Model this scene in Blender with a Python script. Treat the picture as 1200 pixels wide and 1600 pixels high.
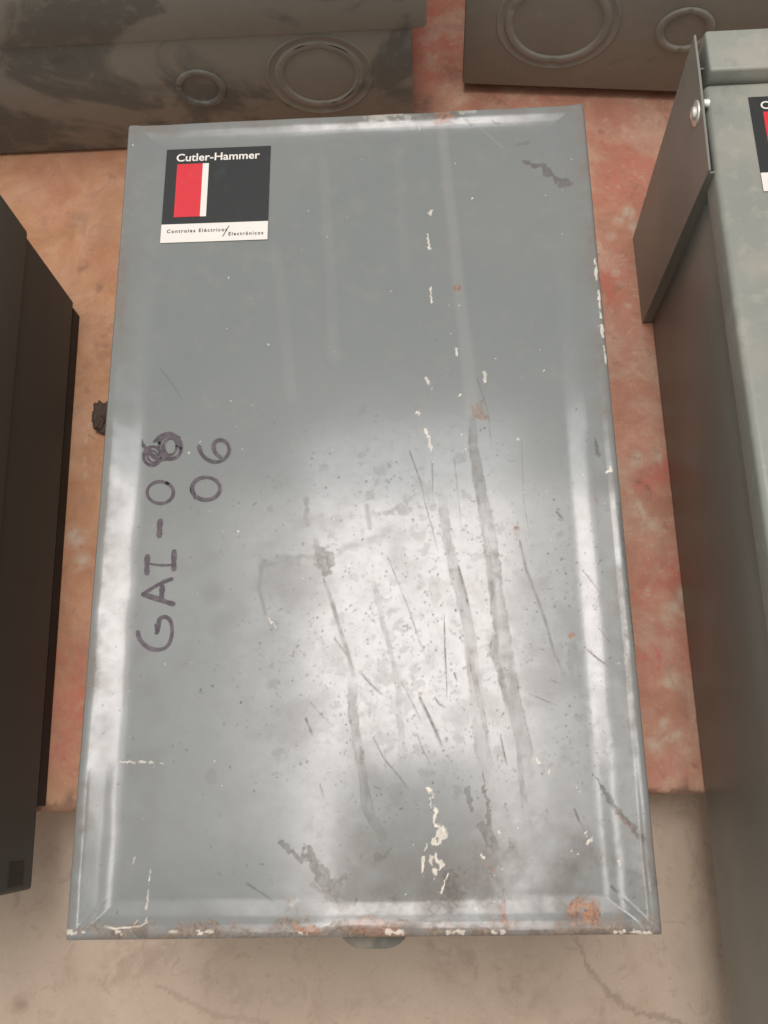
import bpy, bmesh, math, random
import numpy as np

# ------------------------------------------------------------------ camera, light, exposure
scene = bpy.context.scene
for o in list(bpy.data.objects):
    bpy.data.objects.remove(o, do_unlink=True)
C = scene.collection
R = math.radians

cam_data = bpy.data.cameras.new('camera')
cam_data.sensor_fit = 'VERTICAL'
cam_data.sensor_height = 36.0
cam_data.lens = 33.09
cam_data.clip_start = 0.01
cam_data.clip_end = 200
cam = bpy.data.objects.new('camera', cam_data)
cam.location = (0.052, -0.246, 0.9408)
cam.rotation_euler = (R(17.17), R(2.88), R(-0.89))
C.objects.link(cam)
scene.camera = cam

world = bpy.data.worlds.new('World')
scene.world = world
world.use_nodes = True
bg = world.node_tree.nodes['Background']
bg.inputs['Color'].default_value = (1.0, 0.97, 0.93, 1)
bg.inputs['Strength'].default_value = 0.62


def area(name, loc, sx, sy, radiance, col, target=None):
    l = bpy.data.lights.new(name, 'AREA')
    l.shape = 'RECTANGLE'
    l.size, l.size_y = sx, sy
    l.energy = radiance * math.pi * sx * sy
    l.color = col
    o = bpy.data.objects.new(name, l)
    o.location = loc
    if target is not None:
        import mathutils
        d = mathutils.Vector(target) - mathutils.Vector(loc)
        o.rotation_euler = d.to_track_quat('-Z', 'Y').to_euler()
    C.objects.link(o)
    return o


SKY = (1.0, 0.92, 0.89)
# the roof lights overhead (a large pane and two narrow ones either side of a gap shaped as the viewer's dark reflection)
area('roof_light_far', (-0.01, 0.57, 4.0), 1.02, 1.24, 16.0, SKY)
area('glare_halo_right', (0.66, 0.40, 4.0), 0.30, 1.7, 5.5, SKY)  # dim pane added to soften the right side of the cover's glare
area('glare_halo_far', (-0.01, 1.40, 4.0), 1.10, 0.38, 5.5, (0.95, 0.97, 1.0))  # added bluish pane, fades out the far edge of the glare
area('roof_light_near_left', (-0.45, -0.44, 4.0), 0.26, 0.74, 12.5, SKY)
area('roof_light_near_right', (0.40, -0.38, 4.0), 0.26, 0.62, 11.5, SKY)
area('glare_halo_left', (-0.72, 0.40, 4.0), 0.38, 1.6, 4.0, SKY)  # added halo pane, half-bright zone left of the glare core
area('glare_halo_outer_left', (-1.22, 0.30, 4.0), 0.60, 1.5, 1.2, SKY)  # faintest added pane, spreads the glare further left
# soft fill lamp added for brighter ambient light, to the left and far end
area('left_fill', (-4.2, 1.6, 2.3), 3.4, 2.2, 0.9, (1.0, 0.98, 0.95), (0, 0, 0.2))

vs = scene.view_settings
vs.view_transform = 'Standard'
vs.look = 'None'
vs.gamma = 1.0
vs.exposure = 0.0
vs.use_curve_mapping = False

# ------------------------------------------------------------------ helpers


def link(o, parent=None):
    C.objects.link(o)
    if parent is not None:
        o.parent = parent
    return o


def mesh_obj(name, verts, faces, mat, parent=None, smooth=False):
    me = bpy.data.meshes.new(name)
    me.from_pydata(verts, [], faces)
    me.materials.append(mat)
    me.update()
    if smooth:
        me.shade_smooth()
    return link(bpy.data.objects.new(name, me), parent)


def bm_obj(name, bm, mat, parent=None, smooth=False):
    me = bpy.data.meshes.new(name)
    bmesh.ops.recalc_face_normals(bm, faces=bm.faces)
    bm.to_mesh(me)
    bm.free()
    me.materials.append(mat)
    if smooth:
        me.shade_smooth()
    return link(bpy.data.objects.new(name, me), parent)


def add_box(bm, x0, x1, y0, y1, z0, z1, bev=0.0, seg=2):
    b = bmesh.new()
    bmesh.ops.create_cube(b, size=1)
    for v in b.verts:
        v.co.x = x0 if v.co.x < 0 else x1
        v.co.y = y0 if v.co.y < 0 else y1
        v.co.z = z0 if v.co.z < 0 else z1
    if bev > 0:
        bmesh.ops.bevel(b, geom=b.edges[:], offset=bev, segments=seg, profile=0.5, affect='EDGES')
    m = bpy.data.meshes.new('t')
    b.to_mesh(m)
    b.free()
    bm.from_mesh(m)
    bpy.data.meshes.remove(m)


def box_obj(name, dims, mat, parent=None, bev=0.002, seg=2):
    bm = bmesh.new()
    add_box(bm, *dims, bev=bev, seg=seg)
    o = bm_obj(name, bm, mat, parent)
    if bev > 0:
        for p in o.data.polygons:
            p.use_smooth = True
        o.data.set_sharp_from_angle(angle=R(35))
    return o


def thing(name, label, cat, loc=(0, 0, 0), rotz=0.0, group=None):
    o = bpy.data.objects.new(name, None)
    o.empty_display_size = 0.05
    o.location = loc
    o.rotation_euler = (0, 0, rotz)
    o['label'] = label
    o['category'] = cat
    if group:
        o['group'] = group
    C.objects.link(o)
    return o


def copy_tree(o, parent):
    c = o.copy()
    C.objects.link(c)
    c.parent = parent
    for ch in list(o.children):
        copy_tree(ch, c)
    return c


# ---- numpy value noise
def vnoise(x, y, scale, seed):
    rng = np.random.RandomState(seed)
    T = rng.rand(64, 64)
    ca, sa = (1.0, 0.0) if seed == 0 else (math.cos(seed * 1.37 + .5), math.sin(seed * 1.37 + .5))
    fx, fy = (x * ca - y * sa) / scale + 1000.3, (x * sa + y * ca) / scale + 1000.7
    ix, iy = np.floor(fx).astype(int), np.floor(fy).astype(int)
    tx, ty = fx - ix, fy - iy
    tx, ty = tx * tx * (3 - 2 * tx), ty * ty * (3 - 2 * ty)
    a = T[ix % 64, iy % 64]; b = T[(ix + 1) % 64, iy % 64]
    c = T[ix % 64, (iy + 1) % 64]; d = T[(ix + 1) % 64, (iy + 1) % 64]
    return (a * (1 - tx) + b * tx) * (1 - ty) + (c * (1 - tx) + d * tx) * ty - 0.5


STREAK = 0


def sstep(a, b, v):
    t = np.clip((v - a) / (b - a), 0, 1)
    return t * t * (3 - 2 * t)


class Field:
    """wear and stains laid on a sheet: one float channel per kind of mark"""

    def __init__(self, xs, ys, names):
        self.xs, self.ys = xs, ys
        self.X, self.Y = np.meshgrid(xs, ys)
        self.ch = {n: np.zeros(self.X.shape, np.float32) for n in names}

    def stamp(self, ch, st, kind, pts):
        X, Y = self.X, self.Y
        wmax = max(p[2] for p in pts)
        pad = wmax * 1.6 + 0.003
        i0, i1 = np.searchsorted(self.xs, [min(p[0] for p in pts) - pad, max(p[0] for p in pts) + pad])
        j0, j1 = np.searchsorted(self.ys, [min(p[1] for p in pts) - pad, max(p[1] for p in pts) + pad])
        if i1 <= i0 or j1 <= j0:
            return
        x, y = X[j0:j1, i0:i1], Y[j0:j1, i0:i1]
        wob = {'s': 0.0, 'd': 0.035, 'b': 0.25, 'r': 0.42}[kind]
        x_, y_ = x, y
        wm = min(wmax, 0.02)
        nx = vnoise(x, y, max(wm * 0.8, 0.0018), 3) + 0.5 * vnoise(x, y, max(wm * 0.35, 0.0012), 5)
        ny = vnoise(x, y, max(wm * 0.8, 0.0018), 7) + 0.5 * vnoise(x, y, max(wm * 0.35, 0.0012), 9)
        x = x + nx * wm * wob * 1.6
        y = y + ny * wm * wob * 1.6
        best = np.full(x.shape, 9.0)
        u = np.zeros(x.shape)
        ns = max(len(pts) - 1, 1)
        k = 0
        if len(pts) == 1:
            pts = [pts[0], (pts[0][0] + 1e-5, pts[0][1], pts[0][2])]
        for (ax, ay, aw), (bx, by, bw) in zip(pts[:-1], pts[1:]):
            dx, dy = bx - ax, by - ay
            t = np.clip(((x - ax) * dx + (y - ay) * dy) / (dx * dx + dy * dy + 1e-12), 0, 1)
            d = np.hypot(x - ax - t * dx, y - ay - t * dy)
            w = (aw + (bw - aw) * t) * 0.5
            dd = (d - w) / np.maximum(w, 0.0006)
            u = np.where(dd < best, (k + t) / ns, u)
            best = np.minimum(best, dd)
            k += 1
        if kind == 's':
            v = 1 - sstep(-0.6, 0.35, best)
        elif kind == 'd':
            if wmax > 0.0035:
                n = vnoise(x_, y_, 0.007, 25) + 0.7 * vnoise(x_, y_, 0.0028, 26)
                best = best + 0.26 * n + 0.25 * vnoise(x_, y_, 0.0011, 33)
                e = 1 - sstep(-0.13, 0.07, best)
                rim = np.exp(-((best + 0.1) / 0.13) ** 2)
                stk = 0.80 + 0.55 * vnoise(x_, y_ * 0.15, 0.0030, STREAK) + 0.75 * vnoise(x_, y_, 0.0055, 34)
                v = np.clip(e * stk * 0.8, 0, 1) + 0.42 * rim * np.clip(0.5 + 2 * vnoise(x_, y_, 0.010, 28), 0, 1)
                v *= sstep(-0.02, 0.10, u) * (0.15 + 0.85 * sstep(0.0, 0.22, 1 - u))
            else:
                n = vnoise(x_, y_, 0.005, 29)
                v = (1 - sstep(-0.3, 0.35, best)) * np.clip(0.85 + 0.9 * n, 0, 1) * (0.45 + 0.55 * sstep(0, 0.35, 1 - u))
        elif kind == 'b':
            n = vnoise(x, y, 0.006, 21) + 0.6 * vnoise(x, y, 0.0025, 22)
            v = (1 - sstep(-0.9, 0.1, best)) * np.clip(0.75 + n * 1.3, 0, 1)
        else:
            n = vnoise(x, y, 0.004, 31) + 0.7 * vnoise(x, y, 0.0016, 32)
            v = (1 - sstep(-0.15, 0.15, best + n * 0.75)) * np.clip(0.9 + n * 0.5, 0, 1)
        if ch == 'white' and kind == 'r':
            v = v * sstep(-0.30, -0.08, vnoise(x_, y_ * 0.45, 0.0026, STREAK) + 0.3 * vnoise(x_, y_, 0.0012, 36))
        A = self.ch[ch][j0:j1, i0:i1]
        np.maximum(A, st * v, out=A)


def sheet_mesh(name, F, Z, groups):
    """grid mesh from a Field; groups: {attribute: (r, g, b, a) channel names}"""
    ny, nx = F.X.shape
    n = nx * ny
    co = np.stack([F.X.ravel(), F.Y.ravel(), Z.ravel()], 1).astype(np.float32)
    idx = np.arange(n).reshape(ny, nx)
    q = np.stack([idx[:-1, :-1], idx[:-1, 1:], idx[1:, 1:], idx[1:, :-1]], -1).reshape(-1, 4)
    return co, q, idx


def finish_sheet(name, co, q, F, groups, extra_n=0):
    me = bpy.data.meshes.new(name)
    me.vertices.add(len(co))
    me.vertices.foreach_set('co', co.astype(np.float32).ravel())
    me.loops.add(len(q) * 4)
    me.loops.foreach_set('vertex_index', q.astype(np.int32).ravel())
    me.polygons.add(len(q))
    me.polygons.foreach_set('loop_start', np.arange(0, len(q) * 4, 4, dtype=np.int32))
    me.update(calc_edges=True)
    me.validate()
    for an, chans in groups.items():
        at = me.attributes.new(an, 'FLOAT_COLOR', 'POINT')
        cols = np.zeros((len(co), 4), np.float32)
        for k, c in enumerate(chans):
            if c:
                base = F.ch[c].ravel()
                cols[:len(base), k] = base
        at.data.foreach_set('color', cols.ravel())
    me.shade_smooth()
    return me


# ---- materials
class Mat:
    def __init__(self, name):
        self.m = bpy.data.materials.new(name)
        self.m.use_nodes = True
        self.nt = self.m.node_tree
        self.p = self.nt.nodes['Principled BSDF']
        self.tc = self.nt.nodes.new('ShaderNodeTexCoord')

    def n(self, t, **kw):
        nd = self.nt.nodes.new(t)
        for k, v in kw.items():
            setattr(nd, k, v)
        return nd

    def l(self, a, b):
        self.nt.links.new(a, b)

    def noise(self, scale, detail=4, rough=0.55, dist=0.0, loc=(0, 0, 0), sc=(1, 1, 1), rot=(0, 0, 0)):
        mp = self.n('ShaderNodeMapping')
        mp.inputs['Location'].default_value = loc
        mp.inputs['Scale'].default_value = sc
        mp.inputs['Rotation'].default_value = rot
        self.l(self.tc.outputs['Object'], mp.inputs['Vector'])
        t = self.n('ShaderNodeTexNoise')
        t.inputs['Scale'].default_value = scale
        t.inputs['Detail'].default_value = detail
        t.inputs['Roughness'].default_value = rough
        t.inputs['Distortion'].default_value = dist
        self.l(mp.outputs['Vector'], t.inputs['Vector'])
        return t.outputs['Fac']

    def ramp(self, v, a, b, o0=0.0, o1=1.0):
        r = self.n('ShaderNodeMapRange', interpolation_type='SMOOTHSTEP')
        r.inputs['From Min'].default_value = a
        r.inputs['From Max'].default_value = b
        r.inputs['To Min'].default_value = o0
        r.inputs['To Max'].default_value = o1
        self.l(v, r.inputs['Value'])
        return r.outputs['Result']

    def math(self, op, a, b=None):
        m = self.n('ShaderNodeMath', operation=op)
        for i, v in enumerate((a, b)):
            if v is None:
                continue
            if isinstance(v, (int, float)):
                m.inputs[i].default_value = v
            else:
                self.l(v, m.inputs[i])
        return m.outputs[0]

    def mix(self, fac, a, b):
        m = self.n('ShaderNodeMix', data_type='RGBA')
        if isinstance(fac, (int, float)):
            m.inputs['Factor'].default_value = fac
        else:
            self.l(fac, m.inputs['Factor'])
        for i, v in ((6, a), (7, b)):
            if isinstance(v, tuple):
                m.inputs[i].default_value = v + (1,)
            else:
                self.l(v, m.inputs[i])
        return m.outputs[2]

    def mixf(self, fac, a, b):
        m = self.n('ShaderNodeMix', data_type='FLOAT')
        self.l(fac, m.inputs['Factor'])
        for i, v in ((2, a), (3, b)):
            if isinstance(v, (int, float)):
                m.inputs[i].default_value = v
            else:
                self.l(v, m.inputs[i])
        return m.outputs[0]

    def attr(self, name):
        a = self.n('ShaderNodeAttribute', attribute_name=name)
        s = self.n('ShaderNodeSeparateColor')
        self.l(a.outputs['Color'], s.inputs['Color'])
        return s.outputs[0], s.outputs[1], s.outputs[2], a.outputs['Alpha']

    def set(self, **kw):
        for k, v in kw.items():
            s = self.p.inputs[k.replace('_', ' ')]
            if isinstance(v, (int, float)):
                s.default_value = v
            elif isinstance(v, tuple):
                s.default_value = v + (1,)
            else:
                self.l(v, s)

    def bump(self, h, strength, dist):
        b = self.n('ShaderNodeBump')
        b.inputs['Strength'].default_value = strength
        b.inputs['Distance'].default_value = dist
        self.l(h, b.inputs['Height'])
        self.l(b.outputs['Normal'], self.p.inputs['Normal'])


GREY = (0.205, 0.222, 0.208)


def mat_cover():
    M = Mat('worn_grey_enamel')
    dull, rust, white, pale = M.attr('wear_a')
    dark, ink, edge, fade = M.attr('wear_b')
    n1 = M.noise(5, 5, 0.6)
    n2 = M.noise(60, 4, 0.6)
    n3 = M.noise(420, 3, 0.6)
    col = M.mix(M.ramp(n1, 0.3, 0.7), (0.158, 0.177, 0.173), (0.178, 0.193, 0.186))
    col = M.mix(M.math('MULTIPLY', M.ramp(n2, 0.5, 0.75), 0.25), col, (0.24, 0.225, 0.2))
    col = M.mix(M.math('MULTIPLY', pale, 0.6), col, (0.36, 0.34, 0.325))
    brk = M.ramp(n3, 0.3, 0.62, 0.72, 1.0)
    d2 = M.math('MULTIPLY', dull, brk)
    col = M.mix(d2, col, (0.184, 0.167, 0.150))
    dk = M.math('MULTIPLY', dark, brk)
    col = M.mix(dk, col, (0.072, 0.054, 0.042))
    col = M.mix(ink, col, (0.085, 0.058, 0.056))
    ed = M.math('MULTIPLY', edge, M.ramp(M.noise(90, 5, 0.65, sc=(0.6, 1, 1)), 0.36, 0.60, 0.15, 0.85))
    col = M.mix(ed, col, M.mix(M.ramp(n3, 0.4, 0.6), (0.15, 0.105, 0.075), (0.27, 0.195, 0.14)))
    rc = M.mix(M.ramp(M.noise(260, 4, 0.7), 0.35, 0.65), (0.17, 0.058, 0.022), (0.42, 0.19, 0.085))
    r2 = M.math('MULTIPLY', rust, brk)
    col = M.mix(r2, col, rc)
    col = M.mix(white, col, (0.78, 0.72, 0.62))
    M.set(Base_Color=col)
    rough = M.mixf(M.ramp(n2, 0.35, 0.75), 0.36, 0.48)
    any_ = M.math('MAXIMUM', M.math('MAXIMUM', d2, dk), M.math('MAXIMUM', M.math('MAXIMUM', r2, white), M.math('MAXIMUM', ed, ink)))
    rough = M.mixf(any_, rough, 0.72)
    M.set(Roughness=rough)
    M.set(Specular_IOR_Level=M.mixf(any_, 0.30, 0.20))
    fine = M.ramp(M.noise(140, 6, 0.7), 0.35, 0.7, 1.0, 0.8)
    coat = M.math('MULTIPLY', M.math('SUBTRACT', 1.0, M.math('MINIMUM', M.math('MULTIPLY', any_, 1.0), 1.0)), fine)
    M.set(Coat_Weight=M.math('MULTIPLY', coat, 0.95), Coat_Roughness=0.13)
    h = M.math('ADD', M.math('MULTIPLY', M.noise(700, 2, 0.5), 0.5), M.math('ADD', M.math('MULTIPLY', rust, 2.0), M.math('ADD', M.math('MULTIPLY', white, 2.0), M.math('MULTIPLY', d2, 0.5))))
    M.bump(h, 0.22, 0.0006)
    return M.m


def mat_paint(name, base=GREY, dust=(0.27, 0.215, 0.165), amt=0.3, scale=6, lo=0.45, hi=0.6, rough=0.42, sc=(1, 1, 1), rot=(0, 0, 0), loc=(0, 0, 0), dist=0.4, coat=0.15):
    M = Mat(name)
    n1 = M.noise(scale, 5, 0.55, dist, sc=sc, rot=rot, loc=loc)
    n2 = M.noise(70, 5, 0.65)
    n3 = M.noise(500, 3, 0.6)
    col = M.mix(M.ramp(M.noise(3), 0.3, 0.7), tuple(c * 0.93 for c in base), tuple(c * 1.06 for c in base))
    d = M.math('MULTIPLY', M.ramp(n1, lo, hi), amt)
    col = M.mix(d, col, dust)
    col = M.mix(M.math('MULTIPLY', M.ramp(n2, 0.52, 0.72), 0.3 * amt + 0.06), col, tuple(c * 1.25 for c in dust))
    col = M.mix(M.ramp(n3, 0.70, 0.78, 0, 0.5), col, (0.30, 0.26, 0.21))
    sc1 = M.ramp(M.noise(9, 3, 0.6, 0.2, sc=(1.5, 26, 26), rot=(0.5, 0.3, 0.4)), 0.70, 0.76, 0, 0.28)
    sc2 = M.ramp(M.noise(7, 3, 0.6, 0.2, sc=(24, 1.2, 24), rot=(0.2, 0.9, 0.1)), 0.70, 0.76, 0, 0.22)
    col = M.mix(M.math('MAXIMUM', sc1, sc2), col, tuple(c * 1.9 for c in base))
    col = M.mix(M.ramp(M.noise(23, 6, 0.7, 0.5, loc=(7, 3, 2)), 0.60, 0.72, 0, 0.35), col, tuple(c * 0.5 for c in base))
    M.set(Base_Color=col)
    M.set(Roughness=M.mixf(d, rough, 0.75))
    M.set(Coat_Weight=coat, Coat_Roughness=0.2)
    M.bump(M.math('ADD', M.math('MULTIPLY', n3, 0.4), M.math('MULTIPLY', n2, 0.6)), 0.18, 0.0006)
    return M.m


def mat_flat(name, col, rough=0.5, metal=0.0, scuff=0.0, scuffcol=(0.4, 0.38, 0.36)):
    M = Mat(name)
    if scuff:
        n = M.noise(55, 6, 0.75, 0.6, sc=(1, 0.6, 1), rot=(0, 0, 0.5))
        c = M.mix(M.ramp(n, 0.50, 0.74, 0, scuff), col, scuffcol)
        n2 = M.noise(320, 3, 0.6)
        c = M.mix(M.ramp(n2, 0.70, 0.76, 0, scuff), c, scuffcol)
        M.set(Base_Color=c, Roughness=M.ramp(n, 0.4, 0.7, rough, rough + 0.2))
    else:
        M.set(Base_Color=M.mix(M.noise(40), tuple(c * 0.92 for c in col), tuple(min(1, c * 1.06) for c in col)), Roughness=rough)
    M.set(Metallic=metal)
    return M.m


def mat_ink():
    M = Mat('marker_ink')
    n = M.noise(160, 4, 0.65)
    c = M.mix(M.ramp(n, 0.35, 0.7), (0.050, 0.036, 0.050), (0.12, 0.094, 0.112))
    M.set(Base_Color=c, Roughness=0.5)
    M.set(Alpha=M.ramp(M.noise(75, 5, 0.7, loc=(3, 1, 0)), 0.25, 0.6, 1.0, 0.74))
    return M.m


def mat_slab():
    M = Mat('terracotta_painted_concrete')
    red, pale, grime, orange = M.attr('wear_a')
    n1 = M.noise(4.5, 6, 0.62, 0.8)
    n2 = M.noise(16, 6, 0.68, 0.6)
    n3 = M.noise(75, 6, 0.72, 0.4)
    n4 = M.noise(330, 4, 0.65)
    col = M.mix(M.ramp(n2, 0.34, 0.66), (0.42, 0.200, 0.130), (0.53, 0.285, 0.195))
    col = M.mix(M.math('MULTIPLY', orange, 0.85), col, M.mix(M.ramp(n2, 0.3, 0.7), (0.43, 0.215, 0.105), (0.57, 0.325, 0.185)))
    col = M.mix(M.math('MULTIPLY', M.ramp(n1, 0.5, 0.66), 0.3), col, (0.50, 0.19, 0.132))
    col = M.mix(M.math('MULTIPLY', red, M.ramp(n3, 0.25, 0.55, 0.6, 1.0)), col, (0.53, 0.150, 0.110))
    big = M.ramp(M.noise(9, 6, 0.65, 0.3, loc=(3, 3, 0)), 0.48, 0.58, 0, 0.6)
    col = M.mix(M.math('MULTIPLY', big, M.math('SUBTRACT', 1.0, M.math('MULTIPLY', orange, 0.75))), col, M.mix(M.ramp(n3, 0.35, 0.65), (0.47, 0.315, 0.225), (0.57, 0.40, 0.295)))
    pl = M.math('MULTIPLY', M.math('SUBTRACT', 1.0, M.math('MULTIPLY', orange, 0.7)), M.ramp(M.math('ADD', M.math('MULTIPLY', n3, 0.6), M.math('MULTIPLY', n2, 0.4)), 0.54, 0.60, 0, 0.45))
    col = M.mix(pl, col, (0.55, 0.40, 0.28))
    col = M.mix(pale, col, (0.55, 0.46, 0.35))
    ch = M.ramp(M.noise(120, 6, 0.75, 0.8, loc=(1, 8, 0)), 0.60, 0.66, 0, 0.4)
    col = M.mix(M.math('MULTIPLY', ch, M.math('SUBTRACT', 1.0, M.math('MULTIPLY', orange, 0.6))), col, (0.58, 0.44, 0.33))
    col = M.mix(M.ramp(M.noise(22, 6, 0.7, 1.2, loc=(9, 1, 0)), 0.54, 0.62, 0, 0.35), col, (0.36, 0.20, 0.14))
    sp = M.ramp(n4, 0.64, 0.70, 0, 0.6)
    col = M.mix(sp, col, (0.62, 0.50, 0.40))
    col = M.mix(M.math('MULTIPLY', M.ramp(M.noise(38, 6, 0.7, 0.3, loc=(4, 2, 0)), 0.58, 0.72), 0.5), col, (0.19, 0.105, 0.075))
    col = M.mix(grime, col, (0.09, 0.062, 0.05))
    M.set(Base_Color=col, Roughness=M.ramp(n3, 0.3, 0.7, 0.55, 0.8))
    M.set(Specular_IOR_Level=0.3)
    M.bump(M.math('ADD', M.math('MULTIPLY', n3, 0.7), M.math('MULTIPLY', n4, 0.3)), 0.6, 0.0018)
    return M.m


def mat_floor():
    M = Mat('beige_concrete')
    crack, stain, pale, _ = M.attr('wear_a')
    n1 = M.noise(5, 6, 0.62, 0.8)
    n2 = M.noise(19, 6, 0.65, 0.5)
    n3 = M.noise(110, 5, 0.7)
    n4 = M.noise(400, 4, 0.65)
    col = M.mix(M.ramp(n1, 0.3, 0.7), (0.47, 0.374, 0.288), (0.535, 0.434, 0.338))
    col = M.mix(M.math('MULTIPLY', M.ramp(n2, 0.5, 0.72), 0.6), col, (0.40, 0.298, 0.226))
    col = M.mix(M.ramp(n3, 0.55, 0.75, 0, 0.3), col, (0.60, 0.49, 0.39))
    col = M.mix(M.ramp(n4, 0.62, 0.70, 0, 0.4), col, (0.22, 0.16, 0.12))
    col = M.mix(M.ramp(M.noise(800, 3, 0.6), 0.62, 0.70, 0, 0.45), col, (0.66, 0.56, 0.46))
    col = M.mix(M.ramp(M.noise(42, 6, 0.72, 1.0, loc=(2, 5, 0)), 0.54, 0.66, 0, 0.4), col, (0.34, 0.25, 0.19))
    col = M.mix(M.math('MULTIPLY', stain, M.ramp(n2, 0.3, 0.6, 0.5, 1.0)), col, (0.30, 0.21, 0.16))
    col = M.mix(crack, col, (0.17, 0.115, 0.085))
    M.set(Base_Color=col, Roughness=0.75)
    M.set(Specular_IOR_Level=0.25)
    M.bump(M.math('SUBTRACT', M.math('ADD', M.math('MULTIPLY', n3, 0.6), M.math('MULTIPLY', n4, 0.4)), crack), 0.5, 0.0014)
    return M.m


m_cover = mat_cover()
m_body = mat_paint('grey_enamel', amt=0.25)
m_right_body = mat_paint('grey_enamel_dusty_side', base=(0.192, 0.192, 0.166), dust=(0.24, 0.218, 0.18), amt=0.35, scale=3)
m_right_cover = mat_paint('pale_dusty_enamel', base=(0.235, 0.248, 0.218), dust=(0.36, 0.335, 0.28), amt=0.6, scale=9, lo=0.42, hi=0.66, rough=0.5)
m_left = mat_paint('dark_grey_enamel', base=(0.060, 0.064, 0.058), dust=(0.086, 0.078, 0.066), amt=0.3, scale=5, rough=0.62, coat=0.0)
m_left_dark = mat_paint('darker_patch_enamel', base=(0.026, 0.026, 0.024), dust=(0.045, 0.04, 0.034), amt=0.3, coat=0.0, rough=0.7)
m_left_cover = mat_paint('dark_green_grey_enamel', base=(0.066, 0.078, 0.070), dust=(0.10, 0.098, 0.084), amt=0.3, scale=5, rough=0.6, coat=0.0)
m_camo = mat_paint('smeared_dusty_enamel', base=(0.142, 0.148, 0.130), dust=(0.272, 0.254, 0.212), amt=1.0, scale=7, lo=0.42, hi=0.52, rough=0.6, sc=(0.8, 1, 1.1), rot=(0, 0.6, 0), dist=1.2, coat=0.0)
m_far_right = mat_paint('brown_dusty_enamel', base=(0.255, 0.250, 0.212), dust=(0.31, 0.290, 0.240), amt=0.7, scale=6, lo=0.4, hi=0.62, rough=0.6, coat=0.0)
m_black = mat_flat('sticker_black', (0.010, 0.012, 0.013), 0.5, scuff=0.16, scuffcol=(0.14, 0.15, 0.15))
m_red = mat_flat('sticker_red', (0.58, 0.018, 0.030), 0.45, scuff=0.25, scuffcol=(0.7, 0.16, 0.17))
m_white = mat_flat('sticker_white', (0.74, 0.71, 0.66), 0.5)
m_print = mat_flat('caption_print', (0.035, 0.032, 0.03), 0.5)
m_ink = mat_ink()
m_steel = mat_flat('bright_steel', (0.90, 0.88, 0.82), 0.36, 0.75)
m_rock = mat_flat('dark_clod', (0.085, 0.062, 0.046), 0.95, scuff=0.8, scuffcol=(0.22, 0.14, 0.10))
m_hole = mat_flat('dark_steel_and_gap_shade', (0.012, 0.011, 0.010), 0.7)  # feet and slots, also the strip that imitates shade under the left box

# ------------------------------------------------------------------ the setting


def axis(c0, c1, step, o0, o1):
    core = np.arange(c0, c1 + step * 0.5, step)
    lo = np.linspace(o0, c0, 12)[:-1]
    hi = np.linspace(c1, o1, 12)[1:]
    hi = hi[hi > core[-1] + step * 0.5]
    return np.concatenate([lo, core, hi])


# raised step, front edge at y = -0.2437
SY = -0.2437
F = Field(axis(-0.46, 0.40, 0.0022, -1.6, 1.6), np.concatenate([np.arange(0, 0.95, 0.0025), np.linspace(0.96, 1.9, 10)]), ['red', 'pale', 'grime', 'orange'])
for x, y, w, s in [(0.304, 0.079, 0.035, .9), (0.285, 0.07, 0.03, .8), (0.295, -0.03, 0.04, .8), (0.275, -0.05, 0.03, .6), (0.284, -0.112, 0.05, .9), (0.30, -0.12, 0.04, .8), (0.262, 0.315, 0.06, .8), (0.27, 0.29, 0.04, .7),
                   (-0.302, -0.146, 0.05, .8), (-0.304, -0.185, 0.05, .85), (-0.31, -0.10, 0.05, .7), (0.098, 0.66, 0.12, .8), (0.085, 0.60, 0.05, .6), (0.31, 0.448, 0.10, .5), (0.20, 0.50, 0.12, .5), (0.27, -0.22, 0.04, .4)]:
    F.stamp('red', s, 'b', [(x, y - SY, w * 1.5)])
for x, y, w in [(0.28, -0.182, .013), (0.289, -0.191, .012), (0.278, 0.094, .016), (0.300, 0.092, .014), (0.289, 0.274, .01), (0.283, 0.30, .008), (0.279, 0.315, .012), (0.293, -0.078, .022), (0.309, -0.057, .018), (0.300, -0.066, .02), (0.30, 0.39, .02), (0.29, 0.38, .016),
                (0.31, 0.375, .018), (0.28, 0.36, .015), (-0.312, 0.03, .03), (-0.305, 0.005, .02), (0.285, 0.02, .03), (0.278, 0.035, .025), (0.265, -0.2, .02), (0.29, -0.14, .02)]:
    F.stamp('pale', .8, 'b', [(x, y - SY, w * 1.3)])
F.stamp('pale', .6, 'd', [(-0.308, 0.162 - SY, .0012), (-0.312, 0.129 - SY, .0012), (-0.308, 0.099 - SY, .0012), (-0.305, 0.081 - SY, .001)])
for x, y, w, s in [(-0.30, 0.25, .02, .4), (-0.31, 0.33, .014, .5), (-0.33, 0.36, .012, .5), (-0.315, 0.20, .012, .4), (-0.285, 0.28, .01, .4), (-0.34, 0.42, .03, .3), (0.075, 0.56, .03, .5), (-0.30, -0.235, .02, .6), (0.29, -0.237, .012, .4), (0.11, 0.60, .04, .3)]:
    F.stamp('grime', s, 'b', [(x, y - SY, w * 1.4)])
F.stamp('grime', .55, 'r', [(-1.2, 0.001, .006), (-0.3, 0.002, .008), (0.0, 0.002, .006), (0.3, 0.001, .005), (1.2, 0.001, .006)])
F.ch['orange'][:] = 1 - sstep(-0.20, 0.06, F.X + 0.03 * vnoise(F.X, F.Y, 0.06, 2))
Z = 0.0006 * vnoise(F.X, F.Y, 0.03, 12) + 0.0005 * vnoise(F.X, F.Y, 0.09, 13)
yw = F.Y.copy()
edge = np.clip(1 - F.Y / 0.006, 0, 1)
Z -= 0.004 * edge ** 2
F.Y = F.Y + edge * (0.004 * vnoise(F.X, F.X * 0, 0.02, 14) + 0.003 * vnoise(F.X, F.X * 0, 0.006, 15))
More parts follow.
